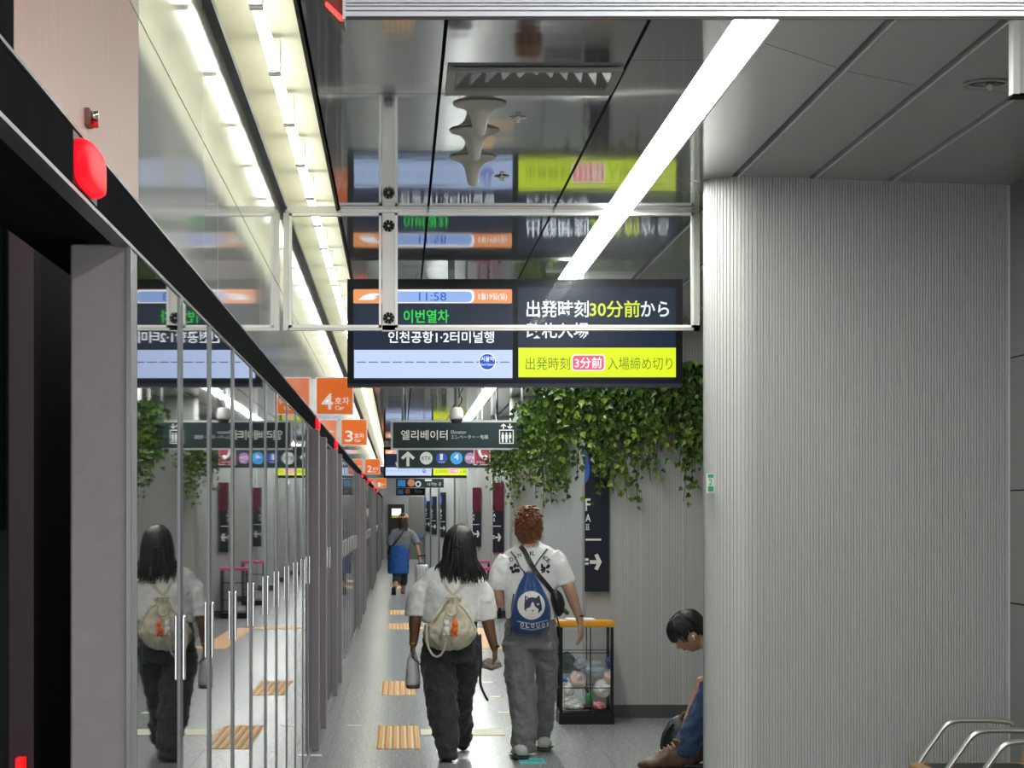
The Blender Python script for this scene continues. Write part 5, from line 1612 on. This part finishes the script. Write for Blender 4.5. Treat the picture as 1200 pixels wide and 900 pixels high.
add_face(HM, body, M_LIP, M_HAIRBR)
bm = bmesh.new()
limb(bm, [J(472, 618, -.01), J(472, 621), J(471, 628), J(470, 637), J(469, 643)], [(.07, .06), (.17, .09), (.205, .12), (.18, .12), (.17, .12)], 20)
limb(bm, [J(464, 623), J(459, 631), J(457, 639)], [.075, .08, .075], 12)
limb(bm, [J(480, 623), J(485, 630), J(489, 638, -.05)], [.075, .08, .07], 12)
put('top', bake(bm, .012, .02, .1, 3), mat('grey_top', (.20, .21, .24), .8), w3)
bm = bmesh.new()
limb(bm, [J(468, 638.5), J(468, 645), J(467, 655), J(467, 664), J(467, 672)], [(.17, .13), (.19, .14), (.20, .15), (.215, .15), (.21, .15)], 22)
put('wrap', bake(bm, .012, .03, .12, 3), mat('blue_wrap', (.02, .11, .40), .7), w3)
bm = bmesh.new()
limb(bm, [J(464, 665, -.03), J(465, 676, -.05), J(464, 682, -.12)], [.09, .085, .075], 14)
limb(bm, [J(473, 665), J(473, 676, .05), J(473, 685, .1)], [.09, .085, .075], 14)
put('trousers', bake(bm, .012, .015, .1, 2), M_TROB, w3)
M_SANDAL = mat('brown_sandal', (.12, .08, .06), .6)
for p_, z_, pi_ in ((461.5, .13, -.9), (472, .01, 0)):
    bm = bmesh.new(); H = Vector((pt(p_, 0, Y0).x, Y0 + (-.22 if z_ > .1 else .12), z_)); add_shoe(bm, H, (0, 1, 0), .24, .045, .05, pi_); obj('shoe', bm, M_SANDAL if z_ < .1 else M_SHOEB, w3, True)
bm = bmesh.new(); ball(bm, HM @ Vector((0, -.012, .02)), (.086, .10, .11), 18, 12); ball(bm, HM @ Vector((0, -.07, .10)), (.05, .05, .045), 12, 8)
rs_ = random.Random(4)
for i in range(40):
    a = rs_.uniform(-1.4, 1.4); x = .085 * math.sin(a); y = -.1 * math.cos(a)
    tube(bm, [HM @ Vector((x, y, .03)), HM @ Vector((x * 1.1, y * 1.1, -.05)), HM @ Vector((x * 1.1, y * 1.1, -.13 - rs_.uniform(0, .08)))], .012, 5, 2, taper=.005)
obj('hair', bm, M_HAIRBR if False else mat('dark_brown_hair', (.05, .03, .022), .45), w3, True)
bm = bmesh.new(); lathe(bm, HM @ Vector((0, -.01, .06)), [(.115, -.012), (.12, 0), (.095, .012), (.088, .05), (.06, .072), (.01, .08)], 20); obj('cap', bm, mat('tan_cap', (.42, .22, .13), .7), w3, True)
bv3 = bvh_of([o for o in w3.children if o.name.startswith('top')][0])
rk = thing('shoulder_bag', 'dark strap bag worn across the grey top of the far walker', 'bag', (J(475, 640).x, Y0 - .12, J(475, 640).z))
bm = bmesh.new(); ribbon(bm, [(J(a, 0).x, J(0, b).z) for a, b in ((474, 620.5), (469, 628), (463, 636), (459.5, 641))], .04, bv3, .012, .01); obj('strap', bm, M_SHOEB, rk)
bm = bmesh.new(); limb(bm, [J(459, 638, .0), J(457, 645, .02), J(456.5, 650, .02)], [(.03, .05), (.04, .07), (.03, .06)], 12); obj('pouch', bm, M_SHOEB, rk, True)
ss = D(62)
sc_ = thing('suitcase', 'silver hard suitcase pulled by the far walker', 'suitcase', (pt(494, 0, ss).x, ss, 0))
a_, c_ = pt(486.5, 695, ss), pt(502, 662, ss)
bm = bx(a_.x, c_.x, ss, ss + .38, .06, c_.z, bevel=.03, seg=2); shl = obj('shell', bm, mat('silver_shell', (.55, .57, .58), .3, .2), sc_, True)
for i in range(4):
    x = a_.x + .035 + i * .054; obj('rib', bx(x, x + .016, ss - .008, ss + .004, .12, c_.z - .06, bevel=.003), mat('silver_rib', (.36, .37, .38), .3, .3), shl)
for x in (a_.x + .03, c_.x - .03):
    for yy in (ss + .05, ss + .33):
        bm = bmesh.new(); loft(bm, [(x - .012, yy, .03), (x + .012, yy, .03)], [.03, .03], 12, side=(0, 1, 0)); obj('wheel', bm, M_SHOEB, sc_, True)
bm = bmesh.new()
for x in (a_.x + .07, c_.x - .07): box(bm, x - .006, x + .006, ss + .03, ss + .045, c_.z - .02, .78)
box(bm, a_.x + .05, c_.x - .05, ss + .025, ss + .05, .77, .80); obj('pull_handle', bm, M_SHOEB, sc_)

# ------------------------------------------------------------------ seated man, bent forward, facing the platform edge
Y0 = D(193); k = Y0 / F
m1 = thing('person', 'man in jeans and brown boots sitting bent forward behind the ribbed wall', 'person', (J(860, 903).x, Y0, 0))
# face towards -x, tipped down
HM = Matrix.Translation(J(808, 741)) @ Matrix.Rotation(math.radians(90), 4, 'Z') @ Matrix.Rotation(math.radians(-42), 4, 'X') @ Matrix.Rotation(math.radians(-6), 4, 'Y')
bm = bmesh.new()
add_head(bm, HM, 1.05, 1.08, 1.05)
sd = (0, 1, 0)
limb(bm, [J(818, 745), J(829, 752), J(842, 762)], [.055, .055, .08], side=sd)
limb(bm, [J(842, 760), J(856, 770), J(876, 786), J(892, 790), J(894, 795)], [(.15, .09), (.18, .10), (.165, .11), (.16, .115), (.16, .11)], 20, side=sd)
for dy in (-.17, .17):
    limb(bm, [J(848, 766, dy), J(850, 784, dy * 1.2), J(846, 800, dy * 1.1), J(832, 798, dy * .7), J(821, 800, dy * .5)], [.052, .047, .040, .034, .026], side=sd)
    limb(bm, [J(890, 792, dy * .55), J(858, 798, dy * .75), J(832, 806, dy * .8), J(814, 846, dy * .75), J(800, 888, dy * .7)], [.08, .075, .06, .052, .04], side=sd)
    add_hand(bm, J(821, 800, dy * .5), (-.25, 0, -1), (-1, dy * .5, .2), (0, -dy, .2), curl=.35, L=.17)
body = put('body', bake(bm, .0048, smooth=3), M_SKIN_M, m1)
add_face(HM, body, M_LIP, M_HAIRB)
bm = bmesh.new()
limb(bm, [J(834, 755), J(842, 761), J(858, 772), J(876, 787), J(892, 786), J(897, 794)], [(.10, .075), (.17, .10), (.205, .125), (.19, .135), (.185, .14), (.18, .13)], 22, side=sd)
for dy in (-.17, .17):
    limb(bm, [J(846, 764, dy * .9), J(850, 778, dy * 1.15), J(849, 792, dy * 1.2)], [.08, .075, .07], 14, side=sd)
put('shirt', bake(bm, .008, .02, .08, 4), mat('dark_shirt', (.03, .03, .035), .8), m1)
M_DENIM = mat('blue_denim', (.016, .040, .105), .8, var=.25, vscale=14, sheen=.2)
bm = bmesh.new()
limb(bm, [J(898, 790), J(884, 790), J(872, 793)], [(.18, .12), (.18, .115), (.17, .10)], 20, side=sd)
for dy, ft in ((-.16, 0), (.16, 1)):
    q = 9 * ft
    limb(bm, [J(885, 791, dy * .6), J(860, 797, dy * .8), J(834 + q, 806, dy * .85), J(825 + q, 822, dy * .85), J(812 + q * 2, 850, dy * .8), J(801 + q * 3, 876, dy * .75), J(799 + q * 3, 883, dy * .75)], [.095, .092, .088, .084, .078, .076, .074], 18, side=sd)
put('jeans', bake(bm, .0075, .035, .06, 3), M_DENIM, m1)
M_BOOT = mat('brown_leather_boot', (.11, .055, .028), .45, var=.25, vscale=14); M_LACE = mat('tan_lace', (.45, .33, .18), .7)
for dy, q in ((-.12, 0), (.12, 26)):
    H = Vector((J(803 + q, 0).x, Y0 + dy, .022))
    bm = bmesh.new(); add_shoe(bm, H, (-1, -.12 if q == 0 else .1, 0), .30, .054, .145)
    limb(bm, [H + Vector((-.05, 0, .05)), H + Vector((-.045, 0, .10)), H + Vector((-.03, 0, .17))], [(.058, .048), (.056, .048), (.06, .052)], 16, side=(1, 0, 0))
    bt = put('boot', bake(bm, .006, .006, .04, 2), M_BOOT, m1)
    bm = bmesh.new(); add_shoe(bm, Vector((H.x + .004, H.y, .001)), (-1, -.12 if q == 0 else .1, 0), .31, .056, .032); obj('boot_sole', bm, M_SOLE, bt, True)
    for i in range(5):
        c = H + Vector((-.09 - .024 * i, -.01 * i * .3, .155 - .014 * i)); bm = bmesh.new(); tube(bm, [c + Vector((.01, -.045, -.02)), c + Vector((-.005, 0, .004)), c + Vector((.01, .045, -.02))], .005, 6); obj('lace', bm, M_LACE, bt, True)
# short black hair with a fringe
bm = bmesh.new(); bmesh.ops.create_uvsphere(bm, u_segments=36, v_segments=24, radius=1.0)
dead = []
for v in bm.verts:
    x, y, z = v.co
    keep = (z > .38) or (y < .12 and z > -.30 - .2 * (y < -.3)) or (y > 0 and z > .22)
    if not keep: dead.append(v)
    nn = noise.noise(v.co * 5) * .004
    v.co = HM @ Vector(((.088 + nn) * x, (.113 + nn) * y - .002, (.132 + nn) * z + .002))
bmesh.ops.delete(bm, geom=dead, context='VERTS')
rs_ = random.Random(8)
for i in range(170):
    a = rs_.uniform(-PI, PI)
    fr = abs(a) < .9
    x = .088 * math.sin(a); y = .112 * math.cos(a)
    zt = .11; zb_ = .035 if fr else (.0 if abs(a) < 1.7 else -.055)
    zb_ += rs_.uniform(-.02, .012)
    if 1.25 < abs(a) < 1.95: zb_ = .012 + rs_.uniform(-.01, .01)
    tube(bm, [HM @ Vector((x * .35, y * .35, .133)), HM @ Vector((x * .85, y * .85, .10)), HM @ Vector((x * 1.05, y * 1.05, .055)), HM @ Vector((x * 1.05, y * 1.06, zb_))], .0075 * rs_.uniform(.7, 1.2), 5, 3, taper=.003)
obj('hair', bm, M_HAIRB, m1, True)
bm = bmesh.new(); ball(bm, HM @ Vector((-.092, .004, -.014)), .009, 10, 8); tube(bm, [HM @ Vector((-.093, .006, -.018)), HM @ Vector((-.091, .014, -.036))], .004, 6, 1)
tag(obj('earbud', bm, WHITEPAINT, None, True), 'white earbud in the ear of the seated man', 'earbud')
# dark backpack on the floor behind the boots
bp = thing('backpack', 'dark backpack standing on the floor behind the brown boots', 'bag', (J(790, 884).x, Y0 + .40, 0))
yk = Y0 + .40
bm = bmesh.new()
bxx = pt(790, 0, yk).x
limb(bm, [(bxx, yk, .01), (bxx, yk, .05), (bxx + .01, yk, .15), (bxx + .03, yk, .24), (bxx + .06, yk, .29)], [(.07, .09), (.085, .11), (.085, .11), (.07, .09), (.03, .05)], 18)
put('pack', bake(bm, .008, .014, .05, 3), mat('dark_nylon', (.022, .026, .030), .5), bp)
for dy_ in (-.10, -.07):
    bm = bmesh.new(); tube(bm, [(bxx - .02, yk + dy_ - .01, .26), (bxx - .07, yk + dy_ - .02, .20), (bxx - .085, yk + dy_ - .02, .10), (bxx - .05, yk + dy_ - .01, .03)], .012, 8, 4, flat=.5); obj('strap', bm, M_SHOEB, bp, True)
bm = bmesh.new(); tube(bm, [(bxx + .03, yk - .05, .28), (bxx + .06, yk - .06, .33), (bxx + .09, yk - .05, .28)], .01, 8); obj('grab_handle', bm, mat('brown_strap', (.20, .10, .05), .6), bp, True)
